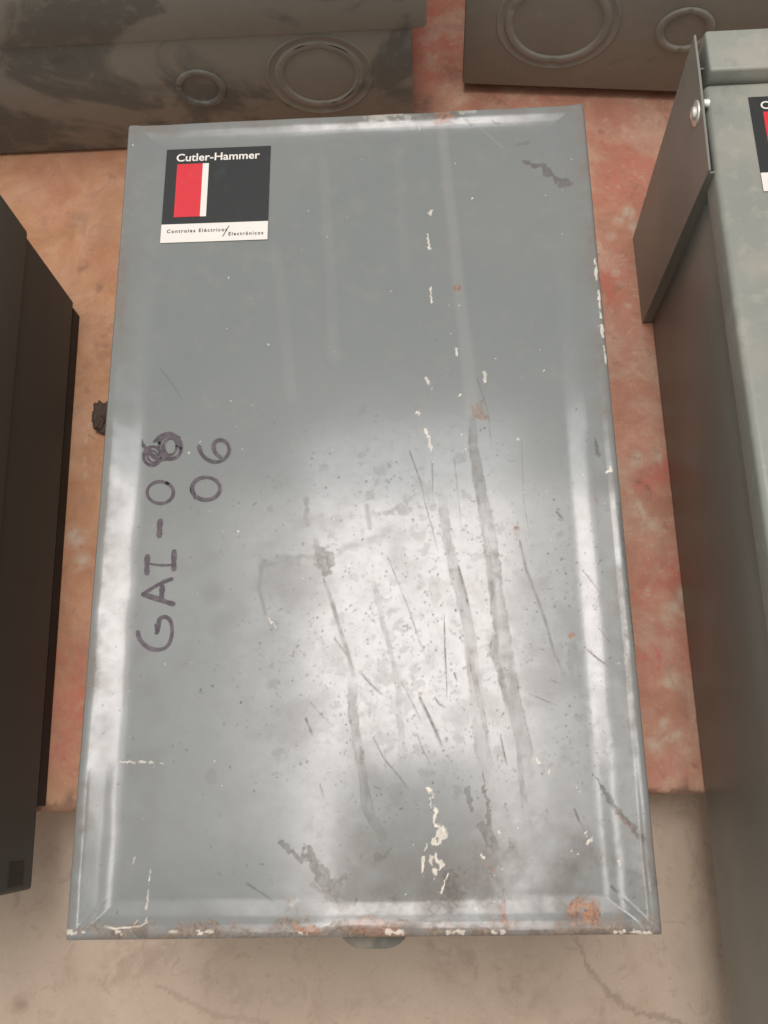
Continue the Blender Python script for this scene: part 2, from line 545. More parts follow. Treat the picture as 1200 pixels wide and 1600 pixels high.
co, q, idx = sheet_mesh('step', F, Z, None)
nv = len(co)
front = idx[0]
low = co[front].copy()
low[:, 2] = -0.11
co = np.concatenate([co, low])
lo_i = np.arange(nv, nv + len(front))
q = np.concatenate([q, np.stack([lo_i[:-1], lo_i[1:], front[1:], front[:-1]], -1)])
me = finish_sheet('painted_step', co, q, F, {'wear_a': ('red', 'pale', 'grime', 'orange')})
me.materials.append(mat_slab())
o = link(bpy.data.objects.new('painted_step', me))
o.location = (0, SY, 0)
o.rotation_euler = (0, 0, R(0.7))
o['kind'] = 'structure'

F = Field(axis(-0.5, 0.45, 0.0019, -2.5, 2.5), np.concatenate([np.linspace(-2.2, -0.56, 12)[:-1], np.arange(-0.56, -0.20, 0.0019), np.linspace(-0.17, 0.3, 5)]), ['crack', 'stain', 'pale'])
F.stamp('crack', .36, 'r', [(0.193, -0.38, .004), (0.203, -0.409, .005), (0.221, -0.430, .006), (0.248, -0.448, .005), (0.274, -0.451, .0065), (0.307, -0.463, .005), (0.36, -0.48, .005)])
F.stamp('crack', .24, 'r', [(-0.236, -0.418, .004), (-0.204, -0.433, .005), (-0.174, -0.447, .005), (-0.137, -0.451, .006), (-0.11, -0.457, .004)])
for x, y, w, s in [(-0.274, -0.393, .05, .6), (-0.25, -0.39, .04, .5), (-0.23, -0.388, .03, .5), (-0.144, -0.427, .035, .35), (-0.373, -0.435, .02, .5), (-0.005, -0.437, .05, .2), (0.128, -0.402, .06, .3), (0.07, -0.40, .06, .3), (-0.29, -0.45, .03, .25), (0.25, -0.35, .012, .3), (0.22, -0.46, .06, .25), (-0.33, -0.41, .03, .25), (0.16, -0.44, .03, .25)]:
    F.stamp('stain', s, 'b', [(x, y, w * 1.5)])
Z = 0.0015 * vnoise(F.X, F.Y, 0.1, 17) + 0.0005 * vnoise(F.X, F.Y, 0.02, 18)
co, q, idx = sheet_mesh('floor', F, Z, None)
me = finish_sheet('concrete_floor', co, q, F, {'wear_a': ('crack', 'stain', 'pale')})
me.materials.append(mat_floor())
o = link(bpy.data.objects.new('concrete_floor', me))
o.location = (0, 0, -0.105)
o['kind'] = 'structure'

# ------------------------------------------------------------------ central enclosure
W, L, TOP = 0.400, 0.6628, 0.260
main = thing('electrical_enclosure', 'grey enclosure lying face up in the centre, its scuffed cover marked GAI-08 by hand', 'electrical box', (0, 0, 0), 0, 'electrical enclosures laid on the step')
box_obj('body', (-W / 2 + .005, W / 2 - .005, -L / 2 + .005, L / 2 - .005, 0.0, TOP - .012), m_body, main, 0.003)

WEAR_AND_SHEEN = [('pale',0.28,'s',[(0.0764,0.3153,0.00891),(0.0799,0.2563,0.0098),(0.0826,0.2121,0.00963),(0.0856,0.1514,0.01046),(0.0889,0.1049,0.01129),(0.0916,0.049,0.01304)]),('pale',0.13,'s',[(-0.027,0.288,0.00893),(-0.0213,0.1925,0.00969),(-0.0175,0.0978,0.01038)]),('pale',0.13,'s',[(-0.0674,0.2039,0.00979),(-0.0599,0.1461,0.01063),(-0.0514,0.0654,0.01029)]),('pale',0.1,'s',[(0.0381,0.2976,0.01),(0.0421,0.1773,0.00956)]),('pale',0.25,'s',[(0.1071,0.3169,0.00222),(0.128,0.2926,0.00274)]),('dull',0.66,'d',[(0.0926,0.0489,0.00411),(0.0905,0.022,0.00733),(0.0955,-0.0201,0.00959),(0.1003,-0.0608,0.011),(0.1031,-0.1001,0.01158),(0.1068,-0.1382,0.01215),(0.1105,-0.1705,0.01122),(0.1166,-0.2063,0.01104),(0.1181,-0.2409,0.00942)]),('dull',0.8,'d',[(0.0921,-0.02,0.002),(0.0948,-0.0355,0.00358),(0.0984,-0.0608,0.00275),(0.1005,-0.0952,0.00194),(0.1017,-0.1287,0.00191)]),('dull',0.9,'d',[(0.1018,-0.1263,0.00458),(0.0982,-0.1426,0.00531),(0.103,-0.1566,0.00528),(0.1049,-0.1726,0.00299),(0.1073,-0.1884,0.00223)]),('dull',0.5,'d',[(0.0652,-0.0191,0.00642),(0.0679,-0.0549,0.00712),(0.0735,-0.0848,0.0078),(0.0806,-0.1187,0.00845),(0.0832,-0.1469,0.00911),(0.0852,-0.1745,0.00974),(0.0869,-0.2057,0.01109),(0.0913,-0.2362,0.01093)]),('dull',0.9,'d',[(0.0757,-0.0775,0.00157),(0.0805,-0.0995,0.00232),(0.0832,-0.114,0.00115)]),('dark',0.62,'d',[(0.0814,-0.1338,0.00419),(0.083,-0.1515,0.00462),(0.0866,-0.1745,0.00411),(0.0894,-0.1925,0.00317),(0.0924,-0.2058,0.0018)]),('dull',0.7,'d',[(-0.0044,-0.1598,0.00764),(-0.0041,-0.1839,0.0068),(-0.0001,-0.2085,0.00672),(0.0033,-0.2305,0.00666),(0.0062,-0.2498,0.00806),(0.0171,-0.2689,0.00725),(0.0257,-0.2794,0.00505)]),('dull',0.75,'r',[(-0.0282,-0.0651,0.01265),(-0.0272,-0.0746,0.0126),(-0.0276,-0.083,0.00579)]),('dull',0.42,'b',[(-0.0694,-0.0734,0.01657),(-0.0525,-0.0704,0.0224),(-0.033,-0.068,0.01653)]),('dull',0.42,'r',[(-0.0623,-0.0651,0.00342),(-0.0501,-0.067,0.0039),(-0.033,-0.067,0.00438)]),('dull',0.34,'b',[(-0.0136,-0.0635,0.01069),(0.0132,-0.0533,0.01458),(0.0264,-0.0461,0.01752)]),('dull',0.45,'r',[(0.0403,-0.0338,0.00684),(0.033,-0.0346,0.0088)]),('dull',0.4,'r',[(0.0208,-0.0332,0.00392),(0.0281,-0.0334,0.00391)]),('dull',0.3,'b',[(-0.0571,-0.0812,0.03395)]),('dull',0.4,'r',[(-0.0393,-0.021,0.00298),(-0.0381,-0.0416,0.00344)]),('dull',0.4,'r',[(-0.0307,-0.057,0.00684)]),('dull',0.4,'r',[(0.0096,-0.0199,0.00493),(0.0121,-0.0226,0.00394)]),('dull',0.35,'r',[(0.0253,0.0046,0.00447)]),('dull',0.3,'r',[(0.0162,-0.0071,0.00297),(0.0137,-0.0123,0.00198)]),('dull',0.3,'r',[(0.0044,0.0059,0.00349)]),('dull',0.35,'r',[(0.0396,-0.0235,0.00687)]),('dull',0.3,'r',[(0.0478,-0.0289,0.00489)]),('dull',0.35,'s',[(0.0076,-0.0276,0.00393),(0.0099,-0.0456,0.0039)]),('dull',0.7,'d',[(-0.0252,-0.0845,0.00237),(-0.0185,-0.1042,0.00313),(-0.0128,-0.1235,0.00272),(-0.0067,-0.1425,0.00308),(-0.0035,-0.1565,0.00306)]),('dull',0.4,'d',[(0.0104,-0.0806,0.00315),(0.015,-0.1002,0.00469),(0.0194,-0.1219,0.00348),(0.0247,-0.1433,0.00306),(0.0289,-0.1664,0.00341),(0.0308,-0.2047,0.00522),(0.0313,-0.2266,0.00664)]),('dull',0.4,'s',[(-0.0719,-0.0708,0.00488),(-0.0739,-0.0906,0.00387),(-0.0686,-0.1102,0.0024)]),('dull',0.3,'d',[(-0.0621,-0.0761,0.00199),(-0.0692,-0.0858,0.00199),(-0.0689,-0.098,0.00158)]),('dull',0.3,'d',[(-0.0581,-0.0836,0.00159),(-0.0657,-0.0898,0.00159),(-0.0664,-0.1005,0.00118)]),('dull',0.65,'d',[(0.1225,-0.059,0.00157),(0.1259,-0.0813,0.00233),(0.1322,-0.1009,0.00231),(0.1375,-0.1201,0.00229),(0.1424,-0.1436,0.00188),(0.1479,-0.1576,0.00187)]),('rust',0.75,'b',[(0.1206,-0.0494,0.00576),(0.1212,-0.0555,0.00479)]),('rust',0.8,'b',[(0.1558,-0.1309,0.00554)]),('dull',0.4,'d',[(0.1556,-0.1337,0.00605),(0.1555,-0.1532,0.00674),(0.1566,-0.1759,0.00742)]),('dull',0.45,'d',[(0.1479,-0.1576,0.00449),(0.1494,-0.1622,0.00299)]),('dull',0.55,'d',[(0.1136,-0.2115,0.00367),(0.1132,-0.2193,0.00439),(0.1139,-0.2366,0.00436),(0.1156,-0.2536,0.00504),(0.1172,-0.2703,0.00786)]),('dark',0.6,'d',[(0.0415,0.0157,0.00095),(0.0497,-0.0109,0.00094),(0.0522,-0.0265,0.00093),(0.057,-0.047,0.00092),(0.0608,-0.0647,0.00091)]),('dark',0.6,'d',[(0.0227,-0.0675,0.00087),(0.0304,-0.0885,0.00086),(0.0385,-0.1105,0.00085),(0.045,-0.132,0.00084),(0.0524,-0.1509,0.00083)]),('dark',0.8,'d',[(0.0639,-0.1145,0.00085),(0.0636,-0.1371,0.00084),(0.064,-0.1649,0.00083),(0.0637,-0.174,0.00083)]),('dark',0.7,'d',[(0.0554,-0.1738,0.00138),(0.058,-0.1784,0.00137),(0.063,-0.1812,0.00137)]),('dark',0.55,'d',[(-0.017,-0.1296,0.00142),(-0.0067,-0.1439,0.00141),(-0.0035,-0.1519,0.0014)]),('dark',0.5,'d',[(0.0012,-0.1543,0.00187),(0.0095,-0.1637,0.00186),(0.0177,-0.1712,0.00185)]),('dark',0.7,'d',[(0.0444,-0.1736,0.00207),(0.0496,-0.185,0.00206),(0.0547,-0.1963,0.00205),(0.0589,-0.2074,0.00203)]),('dark',0.55,'d',[(0.0104,-0.2008,0.001),(0.0179,-0.2155,0.001),(0.029,-0.2287,0.00099),(0.0355,-0.2374,0.00098)]),('dark',0.65,'d',[(-0.0378,-0.1869,0.00208),(-0.035,-0.1937,0.00207),(-0.0331,-0.1982,0.00207)]),('dark',0.45,'d',[(-0.0346,-0.1756,0.00139),(-0.0253,-0.1858,0.00139),(-0.0184,-0.1922,0.00138)]),('dark',0.5,'d',[(0.0419,-0.1991,0.00091),(0.0452,-0.2094,0.00091),(0.0504,-0.2191,0.0009)]),('dark',0.5,'d',[(0.0313,-0.1619,0.00093),(0.0392,-0.178,0.00092),(0.0457,-0.1916,0.00091)]),('dark',0.6,'d',[(0.1223,-0.1721,0.00109),(0.1307,-0.1763,0.00109),(0.1417,-0.181,0.00109)]),('dark',0.5,'d',[(0.1384,-0.1629,0.00114),(0.1463,-0.1667,0.00114)]),('dark',0.7,'d',[(0.1007,-0.2007,0.00135),(0.102,-0.2104,0.00135),(0.1041,-0.2213,0.00134)]),('dark',0.6,'d',[(0.149,-0.252,0.00175),(0.1515,-0.2596,0.00174),(0.1543,-0.2633,0.00174)]),('dark',0.4,'d',[(0.1634,-0.2585,0.00131),(0.1681,-0.2648,0.0013)]),('dark',0.5,'d',[(0.1674,-0.0825,0.00094),(0.1737,-0.0924,0.00094),(0.1799,-0.1021,0.00093)]),('dark',0.5,'d',[(0.1517,-0.0372,0.00192),(0.156,-0.0434,0.00192)]),('dark',0.7,'d',[(0.1665,-0.1419,0.00138),(0.1724,-0.148,0.00137),(0.1801,-0.1546,0.00137)]),('dark',0.75,'d',[(0.0698,-0.1568,0.00138),(0.0715,-0.1623,0.00138)]),('dark',0.5,'d',[(0.0964,0.0764,0.00081),(0.1036,0.0485,0.0008),(0.1051,0.0162,0.00079)]),('dark',0.35,'d',[(0.1285,0.0207,0.00064),(0.1273,-0.0263,0.00063),(0.1302,-0.0567,0.00062)]),('dark',0.4,'d',[(0.0587,0.0072,0.00089),(0.0585,-0.0292,0.00088)]),('dark',0.4,'d',[(0.076,0.0066,0.00079),(0.0796,-0.0502,0.00077)]),('dark',0.5,'d',[(-0.0274,-0.2321,0.0009),(-0.0247,-0.2408,0.0009)]),('dark',0.5,'d',[(-0.0778,-0.2967,0.00133),(-0.0666,-0.3033,0.00132),(-0.0577,-0.3091,0.00132)]),('dark',0.35,'d',[(-0.1595,0.095,0.00106),(-0.1483,0.0803,0.00105),(-0.1397,0.0659,0.00104)]),('dark',0.45,'d',[(0.0685,-0.0649,0.00077),(0.0737,-0.0799,0.00076)]),('dark',0.4,'d',[(0.1768,-0.1281,0.00111),(0.1836,-0.14,0.0011)]),('dark',0.6,'d',[(0.1697,-0.3016,0.00171),(0.1736,-0.3056,0.0017)]),('dark',0.65,'r',[(0.1648,-0.2301,0.0011),(0.1705,-0.2409,0.00219),(0.1782,-0.2537,0.00348),(0.186,-0.2638,0.0039),(0.1934,-0.2722,0.00345)]),('rust',0.7,'b',[(0.177,-0.252,0.00174),(0.1819,-0.2608,0.00217),(0.1878,-0.2671,0.00173)]),('dark',0.55,'r',[(-0.0558,-0.27,0.00313),(-0.0495,-0.2743,0.00356),(-0.0405,-0.2827,0.00399)]),('dark',0.6,'r',[(-0.0356,-0.2778,0.0071),(-0.0334,-0.2849,0.00884),(-0.0271,-0.2932,0.0088),(-0.0183,-0.3014,0.00788),(-0.0118,-0.3088,0.00436)]),('dark',0.5,'r',[(-0.014,-0.2974,0.00438),(-0.0096,-0.2926,0.00351)]),('dark',0.45,'r',[(-0.0324,-0.298,0.00352),(-0.0227,-0.3046,0.00394),(-0.0122,-0.3136,0.00261)]),('dark',0.4,'r',[(0.0125,-0.2821,0.0044),(0.0192,-0.2793,0.00616),(0.0223,-0.2773,0.00352)]),('dark',0.6,'r',[(0.0878,-0.2254,0.00179),(0.0881,-0.2383,0.00266),(0.0892,-0.2532,0.00397),(0.0899,-0.2658,0.00526)]),('dark',0.5,'r',[(0.0757,-0.2381,0.00356),(0.0778,-0.2509,0.00265)]),('dark',0.6,'r',[(0.0844,-0.2615,0.00615),(0.0885,-0.2678,0.01051),(0.0918,-0.272,0.00787)]),('dark',0.5,'r',[(0.1028,-0.2709,0.00218),(0.1046,-0.2763,0.00348)]),('dull',0.65,'b',[(0.0868,-0.2843,0.03588)]),('dull',0.6,'b',[(0.1045,-0.2784,0.0261)]),('dull',0.55,'b',[(0.1178,-0.2744,0.02218)]),('dull',0.45,'b',[(0.0691,-0.2923,0.03258)]),('dull',0.5,'b',[(0.0556,-0.3063,0.02594)]),('dull',0.5,'b',[(0.0944,-0.3067,0.03869)]),('dull',0.4,'b',[(0.1254,-0.2909,0.02587)]),('dull',0.3,'b',[(0.0123,-0.2977,0.0262)]),('dull',0.5,'b',[(-0.0359,-0.3033,0.02237)]),('dull',0.45,'b',[(0.0251,-0.314,0.03894)]),('dull',0.4,'b',[(-0.0096,-0.3176,0.03256)]),('dull',0.6,'b',[(0.1565,-0.2791,0.02849)]),('dull',0.55,'b',[(0.1646,-0.2853,0.01935)]),('dull',0.6,'b',[(-0.0467,-0.3153,0.01442)]),('dull',0.6,'b',[(0.0596,-0.3144,0.01937)]),('dull',0.45,'b',[(0.1196,-0.315,0.0256)]),('dull',0.4,'b',[(0.0789,-0.2656,0.02635)]),('dull',0.4,'b',[(0.0521,-0.2798,0.01445)]),('dull',0.35,'b',[(0.1372,-0.3072,0.01922)]),('dull',0.4,'b',[(0.1706,-0.3155,0.01398)]),('dull',0.3,'b',[(0.0341,-0.3,0.01957)]),('dark',0.5,'r',[(0.0603,-0.295,0.00956),(0.0625,-0.3064,0.01037),(0.0639,-0.3144,0.00774)]),('dark',0.4,'b',[(0.0426,-0.3041,0.0013)]),('dark',0.4,'b',[(0.0405,-0.3029,0.0013)]),('dark',0.5,'d',[(0.0213,-0.3075,0.00069),(0.0289,-0.302,0.00043)]),('dark',0.5,'d',[(0.0213,-0.3075,0.00069),(0.0329,-0.3036,0.00043)]),('dark',0.5,'d',[(0.0213,-0.3075,0.00069),(0.0353,-0.3057,0.00043)]),('dark',0.5,'d',[(0.0213,-0.3075,0.00069),(0.036,-0.308,0.00043)]),('dark',0.5,'d',[(0.0213,-0.3075,0.00069),(0.0348,-0.3102,0.00043)]),('dark',0.5,'d',[(0.0213,-0.3075,0.00069),(0.0319,-0.3121,0.00043)]),('dark',0.5,'d',[(0.0213,-0.3075,0.00069),(0.0276,-0.3134,0.00043)]),('dark',0.7,'d',[(-0.0022,-0.3077,0.00218),(-0.0044,-0.3129,0.00174)]),('white',0.35,'b',[(-0.0467,-0.31,0.00561),(-0.0437,-0.3084,0.00491)]),('rust',0.5,'b',[(-0.0489,-0.3084,0.00789)]),('rust',0.85,'b',[(0.1578,-0.317,0.00933)]),('rust',0.85,'b',[(0.1573,-0.3146,0.00934)]),('rust',0.85,'b',[(0.1555,-0.3125,0.00935)]),('rust',0.85,'b',[(0.1461,-0.3117,0.00937)]),('rust',0.85,'b',[(0.1434,-0.3133,0.00936)]),('rust',0.85,'b',[(0.1419,-0.3156,0.00936)]),('rust',0.85,'b',[(0.1417,-0.318,0.00934)]),('rust',0.85,'b',[(0.1429,-0.3203,0.00933)]),('rust',0.85,'b',[(0.1453,-0.322,0.00932)]),('rust',0.85,'b',[(0.1484,-0.3228,0.00932)]),('rust',0.85,'b',[(0.1518,-0.3226,0.00931)]),('rust',0.85,'b',[(0.1547,-0.3214,0.00931)]),('rust',0.85,'b',[(0.1569,-0.3194,0.00932)]),('rust',0.9,'r',[(0.1559,-0.3185,0.00932),(0.1573,-0.3225,0.00761)]),('rust',0.85,'r',[(0.1433,-0.3168,0.00595),(0.1449,-0.3129,0.00511),(0.1489,-0.3113,0.00426),(0.153,-0.3126,0.00425)]),('rust',0.5,'b',[(0.1446,-0.3232,0.01101),(0.1508,-0.324,0.011)]),('rust',0.6,'r',[(0.1476,-0.3117,0.00341),(0.1507,-0.3102,0.00255)]),('dull',0.5,'b',[(0.1495,-0.3193,0.02968)]),('dark',0.4,'r',[(0.1418,-0.3144,0.00213),(0.1433,-0.3113,0.00256),(0.1477,-0.3097,0.00213),(0.1516,-0.3086,0.00213)]),('rust',0.65,'r',[(0.0968,-0.31,0.003),(0.0968,-0.3167,0.00599),(0.0961,-0.3219,0.00512)]),('dark',0.45,'r',[(0.0962,-0.3047,0.0043),(0.0961,-0.3227,0.00683)]),('rust',0.8,'r',[(-0.0435,-0.3253,0.00522),(-0.0357,-0.3262,0.00608),(-0.0291,-0.3274,0.00347)]),('rust',0.6,'r',[(0.0769,0.3301,0.01119),(0.0824,0.3257,0.01452),(0.0754,0.3181,0.00892)]),('dark',0.45,'r',[(0.0669,0.3307,0.01233),(0.0822,0.3217,0.0145),(0.0914,0.3279,0.00893)]),('rust',0.7,'r',[(0.0843,0.1574,0.00472)]),('rust',0.6,'r',[(0.078,0.2025,0.00374)]),('rust',0.45,'r',[(0.0966,0.0488,0.00902),(0.0998,0.0421,0.005)]),('rust',0.5,'r',[(-0.0971,-0.1898,0.00186)]),('rust',0.6,'r',[(0.0888,-0.2884,0.00217),(0.0908,-0.2913,0.00217)]),('rust',0.5,'r',[(0.1566,-0.2893,0.00215)]),('rust',0.5,'r',[(0.044,-0.1713,0.00322)]),('rust',0.5,'r',[(-0.001,-0.3265,0.01295),(0.0119,-0.3278,0.01464),(0.0248,-0.3279,0.0086)]),('ink',0.55,'r',[(0.1474,0.2785,0.00435),(0.1547,0.2729,0.0076),(0.1631,0.2686,0.00758),(0.1702,0.2605,0.00647),(0.1761,0.2525,0.00591),(0.1813,0.251,0.00429)]),('ink',0.3,'r',[(0.1429,0.2944,0.00329),(0.1501,0.2953,0.00328)]),('dark',0.55,'r',[(0.1981,-0.0336,0.00191),(0.1977,-0.0587,0.00237),(0.1985,-0.1026,0.00232),(0.1996,-0.1403,0.00228)]),('dark',0.6,'r',[(0.185,0.0187,0.00294),(0.1849,0.0108,0.00341),(0.1859,0.0055,0.00146)]),('rust',0.5,'b',[(0.1814,-0.0254,0.00192),(0.1818,-0.0331,0.00144)]),('white',0.95,'r',[(0.0503,-0.2364,0.00143),(0.0514,-0.2462,0.00285),(0.0537,-0.2569,0.00425),(0.057,-0.2645,0.00776),(0.0533,-0.2703,0.00633)]),('white',0.9,'r',[(0.0511,-0.2818,0.0056),(0.0527,-0.2868,0.00489),(0.0516,-0.2933,0.00244)]),('white',0.9,'r',[(0.0604,-0.2922,0.00139),(0.0556,-0.3043,0.00104)]),('white',0.9,'r',[(0.0441,-0.2817,0.00175),(0.043,-0.2907,0.0014)]),('white',0.9,'r',[(0.047,-0.2727,0.00141),(0.0451,-0.2776,0.00105)]),('white',0.85,'r',[(0.0563,-0.2839,0.0021),(0.058,-0.2868,0.00174)]),('white',0.85,'r',[(0.0438,-0.294,0.00105)]),('white',0.85,'r',[(-0.1446,-0.2868,0.00108),(-0.1452,-0.2917,0.00143),(-0.1453,-0.2979,0.00071)]),('white',0.7,'r',[(-0.1456,-0.3,0.00086),(-0.1462,-0.3122,0.00106),(-0.1458,-0.3195,0.00106)]),('white',0.9,'d',[(-0.1448,-0.3203,0.00106),(-0.1487,-0.3227,0.00092),(-0.1561,-0.3234,0.00092),(-0.1671,-0.3241,0.00106),(-0.173,-0.3228,0.00177)]),('white',0.6,'d',[(-0.1515,-0.3194,0.00106),(-0.154,-0.3222,0.00071)]),('white',0.4,'d',[(-0.1568,-0.2791,0.00108),(-0.1574,-0.2833,0.0009)]),('white',0.75,'r',[(-0.1711,-0.2143,0.00112),(-0.1632,-0.2149,0.00111),(-0.1553,-0.215,0.00186),(-0.1469,-0.2156,0.0013),(-0.1395,-0.2162,0.00093)]),('white',0.8,'r',[(0.0562,0.0779,0.00163),(0.0586,0.0712,0.00244),(0.0593,0.0623,0.00162)]),('white',0.8,'r',[(0.0488,0.0484,0.00282),(0.0502,0.0451,0.00161)]),('white',0.8,'r',[(0.0544,0.033,0.0024),(0.0568,0.0286,0.0016),(0.0576,0.0232,0.0016),(0.0584,0.0162,0.00278)]),('white',0.8,'r',[(0.0611,0.2094,0.00129),(0.0619,0.2008,0.00171),(0.0623,0.1958,0.00256)]),('white',0.8,'r',[(0.0623,0.1596,0.00126),(0.0624,0.1454,0.00167)]),('white',0.8,'r',[(0.0807,0.1052,0.00205),(0.0814,0.0966,0.00164)]),('white',0.8,'r',[(0.1026,0.0806,0.00244),(0.1028,0.0728,0.00202)]),('white',0.8,'r',[(0.0821,0.0619,0.00242)]),('white',0.8,'r',[(0.0827,0.0277,0.00279)]),('white',0.8,'r',[(0.0847,0.0158,0.00159)]),('white',0.8,'r',[(0.1,0.2425,0.00173)]),('white',0.8,'r',[(0.0591,0.0061,0.00119)]),('white',0.8,'r',[(0.1124,0.092,0.00122)]),('white',0.8,'r',[(0.1262,0.0224,0.00158)]),('white',0.8,'r',[(0.1497,0.0804,0.00161)]),('white',0.8,'r',[(-0.0709,0.1126,0.00168)]),('white',0.8,'r',[(-0.0998,0.0639,0.00166)]),('white',0.8,'r',[(-0.1067,0.1757,0.00173)]),('white',0.8,'r',[(-0.0662,-0.1131,0.00115),(-0.0613,-0.12,0.00191)]),('white',0.8,'r',[(-0.065,-0.052,0.00079)]),('white',0.8,'r',[(-0.0185,0.0184,0.00121)]),('white',0.8,'r',[(0.124,-0.2169,0.00143),(0.1265,-0.2204,0.00214)]),('white',0.8,'r',[(0.1332,-0.2266,0.00177)]),('white',0.8,'r',[(0.1558,-0.2667,0.00243),(0.158,-0.2709,0.00312),(0.1568,-0.275,0.00208)]),('white',0.8,'r',[(0.149,-0.281,0.00104)]),('white',0.8,'r',[(0.1449,-0.2789,0.00069)]),('white',0.8,'r',[(0.1938,-0.0052,0.00349),(0.1906,-0.0077,0.00271)]),('white',0.8,'r',[(0.1758,-0.2855,0.00103),(0.1764,-0.2883,0.00069)]),('white',0.8,'r',[(0.0835,-0.2802,0.00174),(0.0852,-0.2823,0.00174)]),('white',0.8,'r',[(0.0916,-0.2938,0.00138)]),('white',0.8,'r',[(0.0627,0.2268,0.00302),(0.0655,0.2317,0.00216)]),('white',0.8,'r',[(-0.0913,-0.0451,0.00158)]),('white',0.8,'r',[(-0.1037,0.0289,0.00123)]),('white',0.8,'r',[(-0.1242,0.0296,0.00123)]),('white',0.8,'r',[(-0.1319,0.0201,0.00123)]),('white',0.8,'r',[(-0.1359,0.0069,0.00122)]),('white',0.8,'r',[(0.0373,-0.2734,0.0007)]),('white',0.8,'r',[(0.0965,-0.2659,0.0021),(0.098,-0.2692,0.0014)]),('white',0.75,'r',[(0.1968,0.1761,0.00166),(0.1969,0.1582,0.00207)]),('white',0.75,'r',[(0.1975,0.1464,0.00206),(0.1971,0.1232,0.00204)]),('white',0.75,'r',[(0.1969,0.1146,0.00325),(0.1972,0.106,0.00202)]),('white',0.75,'r',[(0.1975,0.0975,0.00161),(0.1983,0.0835,0.0016)]),('white',0.75,'r',[(0.1967,0.2823,0.00173)]),('white',0.75,'r',[(0.1974,0.3339,0.00221)]),('white',0.75,'r',[(-0.1763,0.2947,0.00091)]),('white',0.75,'r',[(-0.1937,0.309,0.00138)]),('white',0.3,'r',[(0.0151,0.3282,0.00902),(0.032,0.3273,0.01079),(0.0488,0.3263,0.00987)]),('white',0.3,'r',[(0.0936,0.3278,0.00357),(0.1048,0.3285,0.00446)]),('white',0.3,'r',[(0.057,0.3164,0.00447)]),('dark',0.35,'r',[(0.0925,0.3265,0.00223),(0.1015,0.3166,0.00278)]),('dark',0.35,'r',[(0.121,0.3181,0.00277),(0.1264,0.3152,0.00221)]),('dark',0.35,'r',[(0.0488,0.3263,0.00336),(0.0532,0.3234,0.0028)]),('edge',0.9,'r',[(-0.2001,-0.327,0.00888),(-0.1141,-0.3278,0.00965),(-0.0183,-0.3279,0.01211),(0.0591,-0.3279,0.01283),(0.1442,-0.3283,0.01183),(0.1989,-0.3288,0.01006)]),('white',0.8,'r',[(-0.1098,-0.3266,0.00281),(-0.1058,-0.3275,0.0021)]),('white',0.6,'r',[(-0.1032,-0.3267,0.0028),(-0.0992,-0.3275,0.0021)]),('white',0.5,'r',[(-0.04,-0.3273,0.00278),(-0.0361,-0.3281,0.00208)]),('white',0.5,'r',[(-0.1273,-0.3265,0.00281),(-0.1233,-0.3273,0.00211)]),('white',0.7,'r',[(0.0248,-0.3279,0.00275),(0.0287,-0.3287,0.00206)]),('white',0.8,'r',[(0.0192,-0.3279,0.00275),(0.0231,-0.3287,0.00206)]),('white',0.7,'r',[(0.0591,-0.3282,0.00274),(0.0629,-0.3291,0.00205)]),('white',0.6,'r',[(0.0655,-0.3283,0.00273),(0.0693,-0.3291,0.00205)]),('white',0.7,'r',[(0.089,-0.3285,0.00273),(0.0928,-0.3294,0.00204)]),('white',0.6,'r',[(0.0932,-0.3286,0.00272),(0.097,-0.3294,0.00204)]),('white',0.9,'r',[(0.1757,-0.3294,0.00269),(0.1794,-0.3302,0.00202)]),('white',0.9,'r',[(0.182,-0.3294,0.00269),(0.1857,-0.3302,0.00201)]),('white',0.8,'r',[(0.1883,-0.3295,0.00269),(0.192,-0.3303,0.00201)]),('white',0.6,'r',[(-0.198,-0.3258,0.00284),(-0.1939,-0.3266,0.00213)]),('white',0.6,'r',[(-0.1913,-0.3259,0.00284),(-0.1873,-0.3267,0.00213)]),('white',0.7,'r',[(-0.1648,-0.3261,0.00283),(-0.1608,-0.327,0.00212)]),('white',0.7,'r',[(0.1694,-0.3293,0.00269),(0.1731,-0.3301,0.00202)]),('dark',0.7,'r',[(-0.167,-0.3261,0.00442),(-0.1616,-0.3269,0.00442)]),('dark',0.7,'r',[(-0.1515,-0.3262,0.00441),(-0.1462,-0.3271,0.00441)]),('dark',0.7,'r',[(-0.001,-0.3277,0.00432),(0.0041,-0.3285,0.00431)]),('dark',0.7,'r',[(0.0762,-0.3284,0.00427),(0.0813,-0.3292,0.00426)]),('dark',0.7,'r',[(0.1145,-0.3288,0.00424),(0.1195,-0.3296,0.00424)]),('dark',0.7,'r',[(0.1462,-0.3291,0.00422),(0.1512,-0.3299,0.00422)]),('dark',0.7,'r',[(0.1589,-0.3292,0.00421),(0.1639,-0.33,0.00421)])]  # faint whites along the far bevel mix painted reflection with real chips
RIM = 0.0035


def fine_axis(h):
    e = np.array([0, .0002, .0006, .0011, .0017, .0024, .0032])
    core = np.linspace(-h + .0038, h - .0038, int(round((2 * h - .0076) / .00062)))
    return np.concatenate([-h + e, core, (h - e)[::-1]])


F = Field(fine_axis(W / 2), fine_axis(L / 2), ['dull', 'rust', 'white', 'pale', 'dark', 'ink', 'edge'])
for f_ in WEAR_AND_SHEEN:
    F.stamp(*f_)
